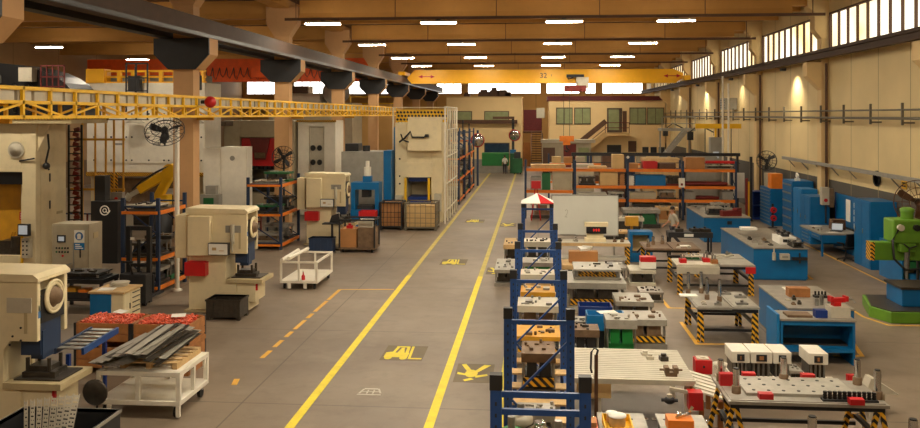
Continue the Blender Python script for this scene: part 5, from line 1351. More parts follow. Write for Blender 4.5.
r = thing('tool_block', 'dark clamp set on the long low blue workbench beside the wooden block', 'tool', (7.12,22.5,1.021)); MB().box(-.16,.16,-.1,.1,0,.05).build('base', M['dark'], r)
for k in range(4): MB().cyl((-.12+.08*k,0,.05),(-.12+.08*k,0,.15),.025,8).build('pin', M['dark'], r)
r = thing('instrument_box', 'white box carrying black vises on the largest blue workbench', 'box', (8.75,31.5,1.101)); MB().box(-.3,.25,-.5,.5,0,.24).build('body', M['paper'], r); MB().box(-.2,.15,-.52,-.501,.08,.18).build('label_strip', M['dark'], r)
for k,(y,nm) in enumerate(((31.3,'near'),(31.8,'far'))):
    t = thing('bench_vise', 'black vise on the white box of the largest bench, %s one' % nm, 'vise', (8.7,y,1.343)); MB().box(-.12,.12,-.1,.1,0,.08).box(-.15,-.07,-.1,.1,.08,.17).box(.07,.15,-.1,.1,.08,.17).build('body', M['dark'], t); MB().cyl((-.25,0,.1),(.25,0,.1),.02,8).build('screw', M['steel'], t)
die('black fixture beside the white box on the largest bench', 8.85, 30.6, 1.101, .35, .7, .18, ('dark','oily','dark'))
for k,(x,y,w,d,h,nm) in enumerate(((8.0,40.0,.7,.6,.34,'front'),(8.35,40.9,.6,.6,.42,'middle'),(8.8,40.1,.6,.7,.25,'front inner'),(8.7,41.8,.6,.6,.3,'rear'))): die('oily fixture on the blue bench at the racks, %s one' % nm, x, y, 1.121, w, d, h, ('oily','dark','plate'))
tag(MB().ob((0,0,.12),(.9,.3,.24),.25).ob((.3,.1,.25),(.3,.25,.2),.6).build('red_tool', M['red_dark'], None, (8.6,39.35,1.122)), 'dark red tool case at the front corner of the blue bench by the racks', 'tool case')

# ---- blue cabinets along the wall
def drawers(label, x, y, d, w, h, n, m='blue', topbox=False, name='drawer_cabinet', z0=.06, hm='steel'):
    # drawers face the aisle (-X); x is the drawer plane, width w runs along +X, d along +Y
    r = thing(name, label, 'cabinet', (x,y,0))
    MB().box(0,w,0,d,0,h).build('body', M[m], r)
    dz = (h-z0-.06)/n
    for k in range(n):
        q = MB().box(-.025,-.001,.04,d-.04,z0+dz*k+.015,z0+dz*(k+1)-.015).build('drawer', M[m], r)
        MB().box(-.05,-.026,.12,d-.12,z0+dz*k+dz*.55,z0+dz*k+dz*.75).build('handle', M[hm], q)
    return r
def locker(label, x, y, d, w, h, m='blue', nd=2, name='steel_locker'):
    r = thing(name, label, 'cabinet', (x,y,0))
    MB().box(0,w,0,d,0,h).build('body', M[m], r)
    for k in range(nd):
        a, b = .03+(d-.06)*k/nd, .03+(d-.06)*(k+1)/nd
        q = MB().box(-.025,-.001,a+.01,b-.01,.1,h-.05).build('door', M[m], r); MB().box(-.05,-.026,b-.12,b-.08,h*.5,h*.5+.18).build('handle', M['steel'], q)
    return r
drawers('wide blue cabinet of ten steel-handled drawers with cartons on top', 11.8, 44.9, 2.1, .85, 1.88, 10)
r = drawers('tall blue cabinet with lower drawer bank beside the drawer cabinet', 11.95, 41.75, 1.6, .95, 2.5, 6, z0=.1)
locker('lighter blue locker squeezed between two taller cabinets', 11.95, 40.3, 1.3, .68, 2.25, 'blue_light')
locker('blue locker standing behind the drawer desk', 11.85, 38.75, 1.45, .8, 2.05)
locker('big blue double locker next to the green drilling machine', 12.05, 32.5, 1.6, .9, 2.46)
r = thing('blue_cupboard', 'deep blue open cupboard at the end of the orange racks', 'cabinet', (11.55,47.6,0)); MB().box(0,.05,0,1,0,1.5).box(1.0,1.05,0,1,0,1.5).box(.05,1.0,0,1,1.45,1.5).box(.05,1.0,.9,1,0,1.45).box(.05,1.0,0,.9,.0,.1).build('carcass', M['blue_deep'], r); MB().box(.05,1.0,.1,.9,.7,.74).build('shelf', M['blue_deep'], r)
carton('orange faced carton on the wide drawer cabinet', 12.1, 45.25, 1.882, .55, .65, .75, 'orange')
carton('grey beige carton on the wide drawer cabinet beside the orange one', 12.2, 46.2, 1.882, .6, .9, .7, 'beige_grey')
tag(MB().box(-.3,.3,-.02,.02,0,1.4).box(-.1,.3,-.04,-.02,.3,.9).build('notice_panel', M['paper'], None, (11.2,49.2,1.0)), 'white notice panel hanging at the end of the orange racks', 'panel')['kind'] = 'thing'  # a plain white panel, hung free at the rack end
tag(MB().box(-.1,.1,-.12,.12,0,.12).ob((0,0,.22),(.08,.3,.2),0,.4).build('spray_gun', M['paper'], None, (12.3,42.2,2.501)), 'white bottle on top of the tall blue cabinet', 'bottle')
for k,(z,nm) in enumerate(((.9,'upper'),(.5,'lower'))):
    t = thing('wall_reel', nm + ' red reel beside the wide drawer cabinet', 'reel', (11.7,44.0,z)); MB().cyl((0,0,0),(0,.12,0),.15,14).build('drum', M['red'], t); MB().cyl((0,-.03,0),(0,-.001,0),.05,10).build('hub', M['dark'], t)
tag(MB().box(-.05,.05,0,.05,0,1.2).box(-.2,.2,-.1,.2,0,.03).build('reel_stand', M['dark'], None, (11.7,44.2,0)), 'dark stand of the red reels beside the drawer cabinet', 'stand')

# desk with drawers
r = thing('drawer_desk', 'blue desk with drawer fronts and laptop along the cream wall', 'desk', (11.2,35.35,0))
MB().box(0,1.5,0,2.75,.86,.92).build('desktop', M['plate_light'], r)
MB().box(.05,1.45,1.35,2.7,.3,.86).build('drawer_body', M['blue'], r); MB().box(.05,1.45,.02,.06,.55,.86).box(.05,.09,.06,1.35,.6,.86).box(1.38,1.45,.06,2.7,.0,.3).build('apron', M['blue'], r)
for k in range(4):
    q = MB().box(.02,.049,1.38,2.66,.32+.135*k,.44+.135*k).build('drawer', M['blue_light' if k%2 else 'blue'], r); MB().box(-.005,.019,1.6,2.45,.39+.135*k,.41+.135*k).build('handle', M['steel'], q)
q = MB().box(.02,.049,.1,1.3,.66,.84).build('drawer', M['blue'], r); MB().box(-.005,.019,.3,1.1,.74,.77).build('handle', M['steel'], q)
for x,y in ((.05,.05),(1.38,.05),(.05,2.62)): MB().box(x,x+.07,y,y+.07,0,.86 if y<1 else .3).build('leg', M['blue'], r)
r = thing('laptop', 'open laptop with pale screen on the blue drawer desk', 'laptop', (12.05,36.1,.921), -.5); MB().box(-.22,.22,-.16,.16,0,.025).build('base', M['dark'], r); q = MB().ob((0,.2,.16),(.44,.02,.3),0,-.25).build('lid', M['dark'], r); MB().ob((0,.186,.16),(.4,.01,.25),0,-.25).build('screen', M['screen'], q)
carton('dark red cardboard box behind the laptop on the desk', 12.3, 36.75, .921, .5, .5, .4, 'brown')
for lb, x, y in (('white papers beside the laptop on the desk',11.75,35.7),('papers at the far end of the drawer desk',11.7,37.6)): tag(MB().ob((0,0,.006),(.4,.3,.012),.3).build('paper_sheets', M['paper'], None, (x,y,.921)), lb, 'paper')
r = thing('pin_board', 'blue pin board with white notice on the wall behind the desk', 'board', (12.86,36.1,0)); MB().box(0,.06,0,2.5,.95,2.25).build('panel', M['blue'], r); MB().box(-.02,.06,-.03,-.001,.92,2.28).box(-.02,.06,2.501,2.53,.92,2.28).build('frame', M['blue_deep'], r); MB().box(-.012,-.001,.75,1.25,1.2,2.1).build('notice_sheet', M['paper'], r)
for k in range(4): MB().box(-.012,-.001,.15,.35,1.0+.28*k,1.2+.28*k).build('notice_card', M['paper'], r)
r = thing('office_chair', 'black office chair pushed up to the drawer desk', 'chair', (11.9,34.6,0), .4)
MB().ob((0,0,.48),(.5,.48,.09)).build('seat', M['black'], r, bevel=.03); MB().ob((0,-.27,.8),(.46,.08,.5),0,.12).build('backrest', M['black'], r, bevel=.03); MB().cyl((0,0,.1),(0,0,.44),.03,8).build('gas_column', M['dark'], r)
for k in range(5): MB().bar((0,0,.1),(.3*math.cos(1.256*k),.3*math.sin(1.256*k),.05),.05).cyl((.3*math.cos(1.256*k),.3*math.sin(1.256*k),0),(.3*math.cos(1.256*k),.3*math.sin(1.256*k),.05),.03,8).build('foot', M['dark'], r)
for s in (-.27,.27): MB().box(s-.03,s+.03,-.15,.15,.66,.7).box(s-.02,s+.02,-.2,-.16,.45,.68).build('armrest', M['black'], r)
r = thing('fuse_box', 'grey and white fuse box with red switch on the wall pilaster', 'fuse box', (12.4,38.32,1.75)); MB().box(-.2,.1,0,.3,0,.75).build('body', M['offwhite'], r); MB().cyl((-.05,-.03,.2),(-.05,-.001,.2),.08,10).build('switch', M['red'], r); MB().box(.12,.28,0,.3,-.1,.7).build('side_box', M['rusty'], r); MB().cyl((.0,.15,-.8),(0,.15,0),.04,8).build('conduit', M['dark'], r)

r = thing('tool_shelf', 'blue shelf unit cluttered with small boxes before the big locker', 'shelf', (12.0,29.7,0))
MB().box(0,.04,0,1.9,0,1.3).box(.86,.9,0,1.9,0,1.3).box(.04,.86,1.86,1.9,0,1.3).build('carcass', M['blue'], r)
for z in (.1,.5,.9,1.26): MB().box(.04,.86,0,1.86,z,z+.04).build('shelf_board', M['blue_light'], r)
for z in (.14,.54,.94):
    for k in range(4): tag(MB().open_box(-.16,.16,-.14,.14,0.001,.2+.04*(k%2),.015).build('parts_bin', M[['blue_light','offwhite','grey','green_dark'][(k+int(z*7))%4]], None, (12.45,29.9+.46*k,z)), 'small parts bin on the blue shelf before the locker', 'bin', 'small bins on the blue tool shelf')

# ---- green radial drilling machine
r = thing('radial_drill', 'green radial drilling machine on a green and blue base', 'drilling machine', (9.2,24.15,0))
MB().prism([(0,.8),(.3,.05),(3.2,.05),(3.2,2.4),(.4,2.4)],'z',.0,.3).build('base_plate', M['green'], r, bevel=.02)
MB().prism([(.06,.8),(.34,.12),(3.1,.12),(3.1,2.3),(.46,2.3)],'z',.301,.32).build('base_top', M['oily'], r)
MB().box(.85,2.2,.7,1.8,.32,.8).build('table_block', M['blue'], r, bevel=.02); MB().box(.8,2.25,.65,1.85,.8,.86).build('worktable', M['oily'], r)
MB().cyl((2.75,1.7,.32),(2.75,1.7,3.0),.28,20).cyl((2.75,1.7,.32),(2.75,1.7,.5),.42,20).build('column', M['green'], r)
MB().box(.28,2.7,1.35,1.7,1.48,2.0).box(2.3,3.15,1.25,2.1,1.4,2.4).build('arm', M['green'], r, bevel=.03)
MB().box(.25,.279,1.35,1.7,1.48,2.0).box(.28,.36,1.335,1.349,1.48,2.0).build('hazard_end', M['hazard_fine'], r)
hd = MB().box(.78,1.62,1.1,1.85,2.01,2.66).box(.95,1.4,1.1,1.34,1.75,2.01).build('drill_head', M['green'], r, bevel=.04)
for x, m in ((.95,'offwhite'),(1.38,'black')): MB().lathe([(.09,1.0),(.09,1.099)],(x,0,2.45),'y',16).build('dial', M[m], hd)
MB().cyl((1.28,1.45,2.66),(1.28,1.45,2.86),.17,16).lathe([(.19,2.86),(.19,2.94),(.12,2.98),(.001,2.98)],(1.28,1.45,0),'z',16).build('motor', M['green'], r)
MB().cyl((1.18,1.22,1.2),(1.18,1.22,1.75),.07,12).cyl((1.18,1.22,1.0),(1.18,1.22,1.2),.04,10).build('spindle', M['steel'], r)
MB().tube([(.9,1.06,2.4),(.7,.98,2.1),(.72,.92,1.6),(1.0,.86,1.3),(1.5,.88,1.35),(1.8,1.0,1.8),(1.85,1.2,2.1)],.035,8).build('cable', M['black'], r)
for k in range(3): MB().bar((1.18,1.05,1.88),(1.18+.2*math.cos(2.1*k+.4),1.0,1.88+.2*math.sin(2.1*k+.4)),.03).build('feed_lever', M['dark'], r)
fan('pedestal_fan', 'large brown pedestal fan behind the green drilling machine', (11.55,27.4,2.95), .68, -.35, pole=2.95, mats='fan_brown')
fan('wall_fan', 'dark cage fan on the cream wall above the drawer cabinet', (12.1,46.9,3.2), .52, -.5, wall=.7)
r = thing('wall_clock', 'round dark rimmed clock on the cream wall', 'clock', (12.97,34.3,3.18)); MB().lathe([(.26,-.05),(.28,-.08),(.3,-.05),(.3,0)],(0,0,0),'x',24).build('rim', M['dark'], r); MB().lathe([(.26,-.05),(.001,-.05)],(0,0,0),'x',24).lathe([(.26,-.05),(.26,0)],(0,0,0),'x',24).build('dial', M['paper'], r); MB().bar((-.06,0,0),(-.06,.05,.16),.02).bar((-.06,0,0),(-.06,-.1,-.02),.02).build('hands', M['black'], r)
r = thing('wall_sign', 'small yellow notice sign on the cream wall beside the clock', 'sign', (12.96,31.7,2.98)); MB().box(0,.02,0,.42,0,.42).build('panel', M['yellow'], r)
for k in range(3): MB().box(-.006,-.001,.06,.36,.08+.11*k,.13+.11*k).build('text_line', M['black'], r)
r = thing('air_heater', 'grey wall heater unit hung high on the cream wall', 'heater', (12.2,57.5,5.95)); MB().box(0,.78,0,1.5,0,.75).build('casing', M['grey'], r)
for k in range(4): MB().box(-.02,-.001,.1,1.4,.1+.16*k,.16+.16*k).build('louver', M['dark'], r)
for k,(y,nm) in enumerate(((54.8,'nearer'),(53.2,'nearest'))): tag(MB().cyl((0,0,0),(0,0,8.0-.5*k),.06,8).build('vent_pipe', M['white'], None, (11.5,y,0)), 'slim white vertical pipe before the cream wall, %s one' % nm, 'pipe')

# ---- orange and blue racks across the hall
RY = 47.0
px_posts = [-.62, 2.05, 4.85, 7.75, 10.6]
for b in range(4):
    x0, x1 = px_posts[b]+.06, px_posts[b+1]-.06
    r = thing('pallet_rack', 'orange beamed pallet rack bay, %s from the lane' % ['first','second','third','fourth'][b], 'pallet rack', (x0, RY, 0), 0, None)
    W = x1-x0
    lv = ((1.55,2.72) if b == 0 else (1.1,1.82,2.72))
    for z in lv:
        for y in (0,1.04): MB().box(0,W,y,y+.06,z-.16,z).build('beam', M['orange'], r)
        MB().box(0,W,.06,1.04,z-.05,z-.01).build('shelf_deck', M['oily'], r)
    for x in ((-.06,) if b < 3 else (-.06,W-.04)):
        fr = MB()
        for y in (0,1.0): fr.box(x,x+.1,y-.02,y+.1,0,3.15 if b != 2 else 3.3)
        for k in range(4): fr.bar((x+.05,.08,.3+.7*k),(x+.05,1.0,.9+.7*k),.04)
        fr.build('upright_frame', M['rack_navy'], r)
    if b == 2: MB().ball((-.01,-.02,3.34),.08,10,8).build('round_cap', M['paper'], r)
SHELF = []
def shelf_item(kind, x, z, w, h, m, label, d=.85, y=RY+.53):
    if kind == 'carton': carton(label, x, y, z+.002, w, d, h, m)
    elif kind == 'die': die(label, x, y, z+.002, w, d, h, m)
    elif kind == 'tray':
        t = thing('parts_tray', label, 'tray', (x,y,z+.002)); MB().open_box(-w/2,w/2,-d/2,d/2,0,h,.03).build('body', M[m], t); MB().box(-w/2+.04,w/2-.04,-d/2+.04,d/2-.04,.03,h*.7).build('contents', M['oily'], t)
    elif kind == 'slab':
        t = thing('board_stack', label, 'boards', (x,y,z+.002))
        n = max(2, int(h/.06))
        for k in range(n): MB().box(-w/2+.04*(k%2),w/2-.03*((k+1)%2),-d/2,d/2,h*k/n,h*(k+1)/n-.004).build('board', M[m], t)
    elif kind == 'bar':
        t = thing('tube_bundle', label, 'tubes', (x,y,z+.002))
        for k in range(4): MB().cyl((-w/2+.04*k,-.3+.17*k,h*.5),(w/2-.06*k,-.3+.17*k,h*.5),h*.5,8).build('tube', M[m], t)
D3 = ('oily','rusty','plate'); D4 = ('dark','oily','oily'); D5 = ('plate','oily','offwhite')
for it in (
 ('slab',.65,2.72,1.9,.2,'wood_light','pale boards on top of the first rack bay'), ('tray',.0,1.55,.6,.7,'grey','grey bin on the lower shelf of the first rack bay'),
 ('carton',1.4,1.55,1.0,1.0,'beige_grey','plain grey beige carton in the first rack bay'), ('tray',.55,1.55,.45,.9,'green_dark','green bin beside the plain carton in the first rack bay'),
 ('die',.7,0,2.0,.9,D3,'wide rusty tool on the floor of the first rack bay'),
 ('carton',3.9,1.82,.95,.7,'carton_light','cream carton on the middle shelf of the second rack bay'), ('die',2.75,1.82,.9,.45,D4,'dark tool on the middle shelf of the second rack bay'),
 ('slab',4.6,1.82,.28,.6,'carton','brown boards at the end of the middle shelf of the second bay'), ('slab',3.0,1.1,1.6,.3,'offwhite','pale mixed boards on the lower shelf of the second rack bay'), ('die',4.3,1.1,.8,.35,D5,'grey tool on the lower shelf of the second rack bay'),
 ('die',3.0,0,1.3,.8,D4,'black tool on the floor of the second rack bay'),
 ('carton',4.4,2.72,.6,.75,'carton_light','tall cream carton on top of the second rack bay'), ('slab',3.3,2.72,1.0,.12,'wood_light','thin boards on top of the second rack bay'),
 ('tray',6.1,1.82,1.6,.55,'blue','wide blue tray on the middle shelf of the third rack bay'), ('die',7.3,1.82,.7,.5,('red_dark','oily','oily'),'red based tool at the middle shelf end of the third bay'), ('slab',5.1,1.82,.3,.5,'paper','white panels leaning in the third rack bay'),
 ('carton',5.7,1.1,1.4,.35,'beige_grey','low grey box on the lower shelf of the third rack bay'), ('die',7.0,1.1,.9,.45,D3,'rusty tool on the lower shelf of the third rack bay'),
 ('tray',6.1,2.72,.75,.38,'red','bright red tray on top of the third rack bay'), ('carton',5.2,2.72,.5,.28,'carton','small carton on top of the third rack bay'), ('slab',7.0,2.72,.9,.3,'brown','brown timbers on top of the third rack bay'),
 ('die',6.2,0,2.0,.85,D4,'dark tool on the floor of the third rack bay'),
 ('carton',8.45,2.72,1.0,.6,'carton','orange brown carton on top of the fourth rack bay'), ('bar',9.8,3.0,1.6,.14,'red','red tubes on top of the fourth rack bay'), ('die',9.7,2.72,1.5,.2,D5,'grey plates under the red tubes on the fourth rack bay'),
 ('bar',9.0,1.82,2.3,.2,'red_dark','dark red tubes on the middle shelf of the fourth rack bay'), ('carton',8.15,1.1,.55,.4,'grey','grey box on the lower shelf of the fourth bay, lane side'), ('bar',9.1,1.1,1.2,.16,'red_dark','dark red tubes on the lower shelf of the fourth bay'), ('carton',10.15,1.1,.55,.42,'grey','grey box on the lower shelf of the fourth bay, wall side'),
 ('die',9.2,0,2.0,.8,D3,'rusty tool on the floor of the fourth rack bay')):
    shelf_item(*it)
r = thing('red_stool', 'small red stool on the far lane corner by the first rack bay', 'stool', (.1,RY+.4,2.25)); 
bpy.data.objects.remove(r)
r = thing('warning_tripod', 'red marker stand before the first rack bay', 'marker', (.0,46.2,0)); MB().bar((-.25,0,0),(-.05,0,1.7),.06).bar((.25,0,0),(.05,0,1.7),.06).build('leg', M['red'], r); MB().box(-.25,.25,-.1,.1,1.7,2.1).build('head', M['red'], r)
r = thing('cable_trunking', 'dark trunking beam on posts above the back of the orange racks', 'trunking', (2.0,49.4,0))
MB().box(0,9.3,-.08,.08,3.3,3.48).box(0,9.3,-.03,.03,2.9,2.94).build('beam', M['dark'], r)
for x in (.05,3.0,6.2,9.1): MB().box(x,x+.12,-.06,.06,0,3.3).build('post', M['dark'], r)
for k,(x,m,h,nm) in enumerate(((10.95,'red_dark',2.3,'dark red'),(11.1,'yellow',2.1,'yellow'),(11.3,'dark',3.4,'dark'))): tag(MB().box(-.06,.06,-.06,.06,0,h).box(-.1,.1,-.1,.1,0,.04).build('stanchion', M[m], None, (x,46.4+.25*k,0)), nm + ' stanchion at the wall end of the orange racks', 'stanchion')
fl2 = thing('notice_card', 'white notice card hung on the third rack upright', 'card', (7.72,RY-.06,1.75)); MB().box(-.16,.16,-.015,.0,0,.5).build('sheet', M['paper'], fl2); MB().box(-.06,.06,-.02,-.016,.1,.22).build('print', M['red_dark'], fl2)
# second line of racks and cases beyond
for k,(x,w,h,m,nm) in enumerate(((2.2,1.3,2.6,'beige_grey','tall beige case'),(4.0,1.6,3.2,'brown','brown cupboard'),(6.4,2.2,3.0,'wood_light','pale plank stack'),(9.0,1.8,3.1,'grey','grey machine case'))):
    t = thing('storage_case', nm + ' standing behind the orange racks', 'case', (x,53.0,0)); MB().box(0,w,0,1.2,.1,h).box(.1,w-.1,.1,1.1,0,.1).build('body', M[m], t); MB().box(.05,w/2-.02,-.02,-.001,.2,h-.1).build('door', M[m], t); MB().box(w/2+.02,w-.05,-.02,-.001,.2,h-.1).build('door', M[m], t)
rk2 = [(.8,58.0),(3.6,58.0),(6.4,58.0)]
for k,(x,y) in enumerate(rk2):
    t = thing('pallet_rack', 'distant storage rack with boxes behind the orange racks, %s from the lane' % ords[k], 'pallet rack', (x,y,0))
    for q in (0,2.6):
        fr = MB()
        for e in (0,.9): fr.box(q,q+.1,e,e+.1,0,3.0)
        fr.build('upright_frame', M['rack_navy'], t)
    for z in (1.2,2.4):
        for e in (0,.95): MB().box(.1,2.6,e,e+.05,z-.12,z).build('beam', M['orange'], t)
        MB().box(.1,2.6,.05,.95,z-.04,z).build('shelf_deck', M['oily'], t)
    for j in range(3):
        for z,zn in ((1.2,'lower'),(2.4,'upper')):
            carton('%s shelf box number %s of the distant rack %s from the lane' % (zn, ['one','two','three'][j], ords[k]), x+.55+.8*j, y+.5, z+.003, .6, .7, .35+.3*RN.random(), RN.choice(['carton','carton_light','beige_grey','offwhite','brown']))

# loose small parts lying on the plates and benches
def scatter(label, group, x0, x1, y0, y1, z, n):
    cols = ['steel','rusty','oily','plate','offwhite']
    nx = max(1, int(n**.5+.5)); cells = [(i, j) for i in range(nx) for j in range((n+nx-1)//nx)][:n]
    for i, j in cells:
        cw, ch = (x1-x0)/nx, (y1-y0)/((n+nx-1)//nx)
        cx, cy = x0+cw*(i+.5)+RN.uniform(-.15,.15)*cw, y0+ch*(j+.5)+RN.uniform(-.15,.15)*ch
        w, d, h = min(cw*.5, RN.uniform(.08,.2)), min(ch*.5, RN.uniform(.08,.2)), RN.uniform(.04,.14)
        m = MB().box(-w/2,w/2,-d/2,d/2,0,h*.6)
        if (i+j) % 2: m.cyl((0,0,h*.6),(0,0,h),min(w,d)*.35,10)
        else: m.box(-w*.3,w*.3,-d*.2,d*.4,h*.6,h)
        tag(m.build('loose_part', M[RN.choice(cols)], None, (cx,cy,z), RN.uniform(-.3,.3)), label, 'part', group)
scatter('small loose metal part on the largest blue workbench', 'loose parts on the largest bench', 7.5, 8.3, 30.5, 32.3, 1.101, 6)
scatter('small loose metal part on the pale trestle table', 'loose parts on the pale trestle', 5.4, 6.7, 29.15, 29.65, .964, 6)
scatter('small loose metal part on the pale bench before the white board', 'loose parts on the pale bench', .6, 1.7, 32.3, 33.0, .901, 6)
scatter('small loose metal part on the pale bench end by the red numerals', 'loose parts at the pale bench end', 2.8, 3.35, 32.3, 33.0, .901, 3)
scatter('small loose metal part on the long low blue bench', 'loose parts on the low blue bench', 6.1, 6.45, 21.4, 22.3, 1.021, 4)
scatter('small loose metal part on the first grey plate of the trestle', 'loose parts on the two-plate trestle', 4.0, 4.7, 21.85, 22.3, .893, 3)
scatter('small loose metal part on the brown plate trestle', 'loose parts on the brown plate trestle', 4.75, 5.5, 30.5, 30.95, .993, 4)
scatter('small loose metal part on the blue bench at the orange racks', 'loose parts on the rack-side bench', 7.5, 8.9, 42.3, 43.1, 1.121, 4)
scatter('small loose metal part on the drawer desk', 'loose parts on the drawer desk', 11.35, 11.6, 36.1, 37.2, .921, 3)
scatter('small loose metal part on the ribbed white table', 'loose parts on the ribbed table', 2.0, 2.6, 16.6, 17.2, .951, 3)
for lb, px, py, w, d, h, ms in (('flat grey die plate on the floor by the rusty sided die', 652,303,.7,.9,.32,('plate','oily','plate')),):
    x, y = P(px, py); die(lb, x, y+d/2, 0, w, d, h, ms)
# ================================================================== FAR END
# office block
OY = 88.0
r = thing('office_block', 'two storey cream office block with maroon roof edge and outside stair', 'office', (1.3,OY,0))
W1 = 11.55
MB().box(0,W1,0,6,0,7.05).build('wall', M['office'], r); MB().box(-.15,W1,-.15,6,7.05,7.5).build('roof_edge', M['maroon'], r)
for x in (.8,2.6,8.1,9.85):
    f = MB().box(x-.08,x+1.58,-.05,-.001,4.65,6.35).build('window', M['rail_brown'], r)
    MB().box(x,x+.72,-.07,-.051,4.75,6.25).box(x+.78,x+1.5,-.07,-.051,4.75,6.25).build('pane', M['glass_dark'], f)
dr = MB().box(5.8,7.3,-.05,-.001,3.85,6.3).build('door', M['rail_brown'], r); MB().box(5.95,7.0,-.07,-.051,4.1,6.15).build('pane', M['glass_dark'], dr)
MB().box(7.35,7.75,-.06,-.001,3.9,6.0).build('door_leaf', M['brown'], r)
MB().box(5.5,7.9,-1.3,-.001,3.55,3.8).build('landing', M['carton_light'], r)
for z in (4.3,4.8): MB().box(5.5,7.9,-1.3,-1.24,z,z+.07).build('railing', M['maroon'], r)
MB().box(7.84,7.9,-1.3,-1.24,3.8,4.85).box(5.5,5.56,-1.3,-1.24,3.8,4.85).build('railing_post', M['maroon'], r)
st = MB().bar((5.6,-1.2,3.7),(1.2,-1.2,.1),.08,.45).bar((5.6,-.3,3.7),(1.2,-.3,.1),.08,.45).build('stair_stringer', M['carton_light'], r)
for k in range(16): MB().box(1.3+.27*k,1.6+.27*k,-1.15,-.35,.2+.22*k,.26+.22*k).build('step', M['brown'], r)
MB().bar((5.6,-1.2,5.0),(2.6,-1.2,2.55),.08,.5).build('stair_guard', M['brown'], r); MB().bar((5.6,-1.2,4.3),(2.6,-1.2,1.85),.06).build('handrail', M['brown'], r)
MB().box(5.8,7.2,-.06,-.001,0,2.6).build('lower_door', M['dark'], r); MB().box(7.9,8.7,-.06,-.001,1.9,3.0).build('lower_window', M['brown'], r)
for x in (9.3,10.1,10.9): MB().box(x,x+.6,-.06,-.001,1.7,2.4).build('lower_window', M['dark'], r)
r = thing('site_kiosk', 'low grey kiosk with brown door in front of the office block', 'kiosk', (.6,83.0,0))
MB().box(0,4.6,0,2.6,0,2.95).build('wall', M['beige_grey'], r); MB().box(-.15,5.0,-.2,2.6,2.95,3.25).build('roof', M['offwhite'], r); MB().box(0.05,1.2,-.05,-.001,.1,2.5).build('shutter', M['brown'], r); MB().box(2.0,3.2,-.05,-.001,.1,2.85).build('door', M['red_dark'], r); MB().box(3.4,4.4,-.05,-.001,1.2,2.5).build('window', M['glass_dark'], r)
r = thing('hook_block', 'orange crane hook block hanging before the office block', 'hook', (2.55,72.9,0)); MB().box(-.6,.6,-.2,.2,3.4,3.85).box(-.3,.3,-.15,.15,3.1,3.4).build('sheave_block', M['orange'], r); MB().tube([(0,0,3.1),(0,0,2.85),(.2,0,2.7),(.05,0,2.55),(-.15,0,2.65)],.07).build('hook', M['dark'], r)
for x in (-.25,.25): MB().cyl((x,0,3.85),(x,0,7.52),.02,6).build('hanging_rope', M['dark'], r)

# cream hall block at the lane's end
r = thing('hall_block', 'cream block with two high windows at the end of the lane', 'building', (-9.2,89.0,0))
MB().box(0,7.75,0,6,0,7.4).build('wall', M['office'], r); MB().box(-.05,7.8,-.05,6,7.4,7.5).build('roof_edge', M['carton_light'], r)
for x in (.1,3.9): 
    f = MB().box(x,x+2.55,-.05,-.001,4.75,6.0).build('window', M['rail_brown'], r); MB().box(x+.08,x+2.47,-.07,-.051,4.83,5.92).build('pane', M['glass_dark'], f)
f = MB().box(3.9,6.5,-.05,-.001,1.2,2.75).build('window', M['rail_brown'], r); MB().box(3.98,6.42,-.07,-.051,1.28,2.67).build('pane', M['glass_blue'], f)
MB().box(-.5,7.3,-.5,-.001,4.72,5.1).build('conduit_duct', M['brown'], r)
for k,(x,w,h) in enumerate(((1.7,.6,.45),(3.2,1.3,.75),(4.4,1.0,.95),(5.2,1.4,.7),(6.0,.5,.5))):
    tag(MB().box(0,w,0,1.2,0,h*.7).box(w*.15,w*.7,.1,1,h*.7,h).build('roof_crate', M['brown'], None, (-9.2+x+.25*k*0,90.2,7.505)), 'dark crate on the roof of the cream block, %s along it' % ords[k], 'crate')
r = thing('mirror_post', 'dark post with round dome mirror beside the green machine', 'mirror', (-2.25,85.6,0))
MB().box(-.12,.12,-.12,.12,0,5.2).build('post', M['dark'], r); MB().box(-2.0,.12,-.1,.1,5.2,5.45).build('arm', M['brown'], r); MB().lathe([(.001,-.3),(.3,-.24),(.48,-.12),(.54,0),(.001,.02)],(.15,-.2,3.6),'y',18).build('dome', M['chrome'], r); MB().ring((.15,-.2,3.6),'y',.54,.05,20,5).build('rim', M['red'], r); MB().box(-.3,.3,-.35,-.13,1.6,2.2).build('panel', M['blue'], r)
r = thing('mirror_post', 'dome mirror on the blue rack post beside the lane', 'mirror', (-4.6,68.5,0))
MB().box(-.08,.08,-.08,.08,0,4.4).build('post', M['rack_navy'], r); MB().lathe([(.001,-.3),(.3,-.24),(.46,-.12),(.52,0),(.001,.02)],(0,-.15,3.6),'y',18).build('dome', M['chrome'], r); MB().ring((0,-.15,3.6),'y',.52,.04,20,5).build('rim', M['red'], r)
r = thing('lathe_machine', 'green covered machine at the far end of the lane', 'machine', (-5.2,83.5,0))
MB().box(0,2.5,0,1.2,.0,.7).box(-1.2,0,0,1.2,0,1.3).build('bed', M['grey'], r); MB().box(0,2.6,-.1,1.1,.7,1.95).build('green_cover', M['green_mach'], r, bevel=.05); MB().box(2.7,3.6,-.1,1.1,0,1.9).build('headstock', M['green_dark'], r)
r = thing('fork_truck', 'dark green hand machine parked under the dome mirror', 'machine', (-1.75,81.9,0)); MB().box(-.45,.45,0,1.2,.15,1.5).build('body', M['green_dark'], r); MB().box(-.3,.3,.1,.6,1.5,2.1).build('head', M['dark'], r)
for x in (-.35,.25): MB().cyl((x,.2,.15),(x+.1,.2,.15),.15,10).build('wheel', M['rubber'], r)
r = thing('back_stair', 'brown steel stair with red door at the end wall', 'stair', (-1.42,96.0,0))
MB().box(0,2.1,.0,4,3.6,3.8).build('landing', M['brown'], r); MB().box(.0,2.1,3.9,3.98,3.8,6.2).build('red_wall', M['maroon'], r)
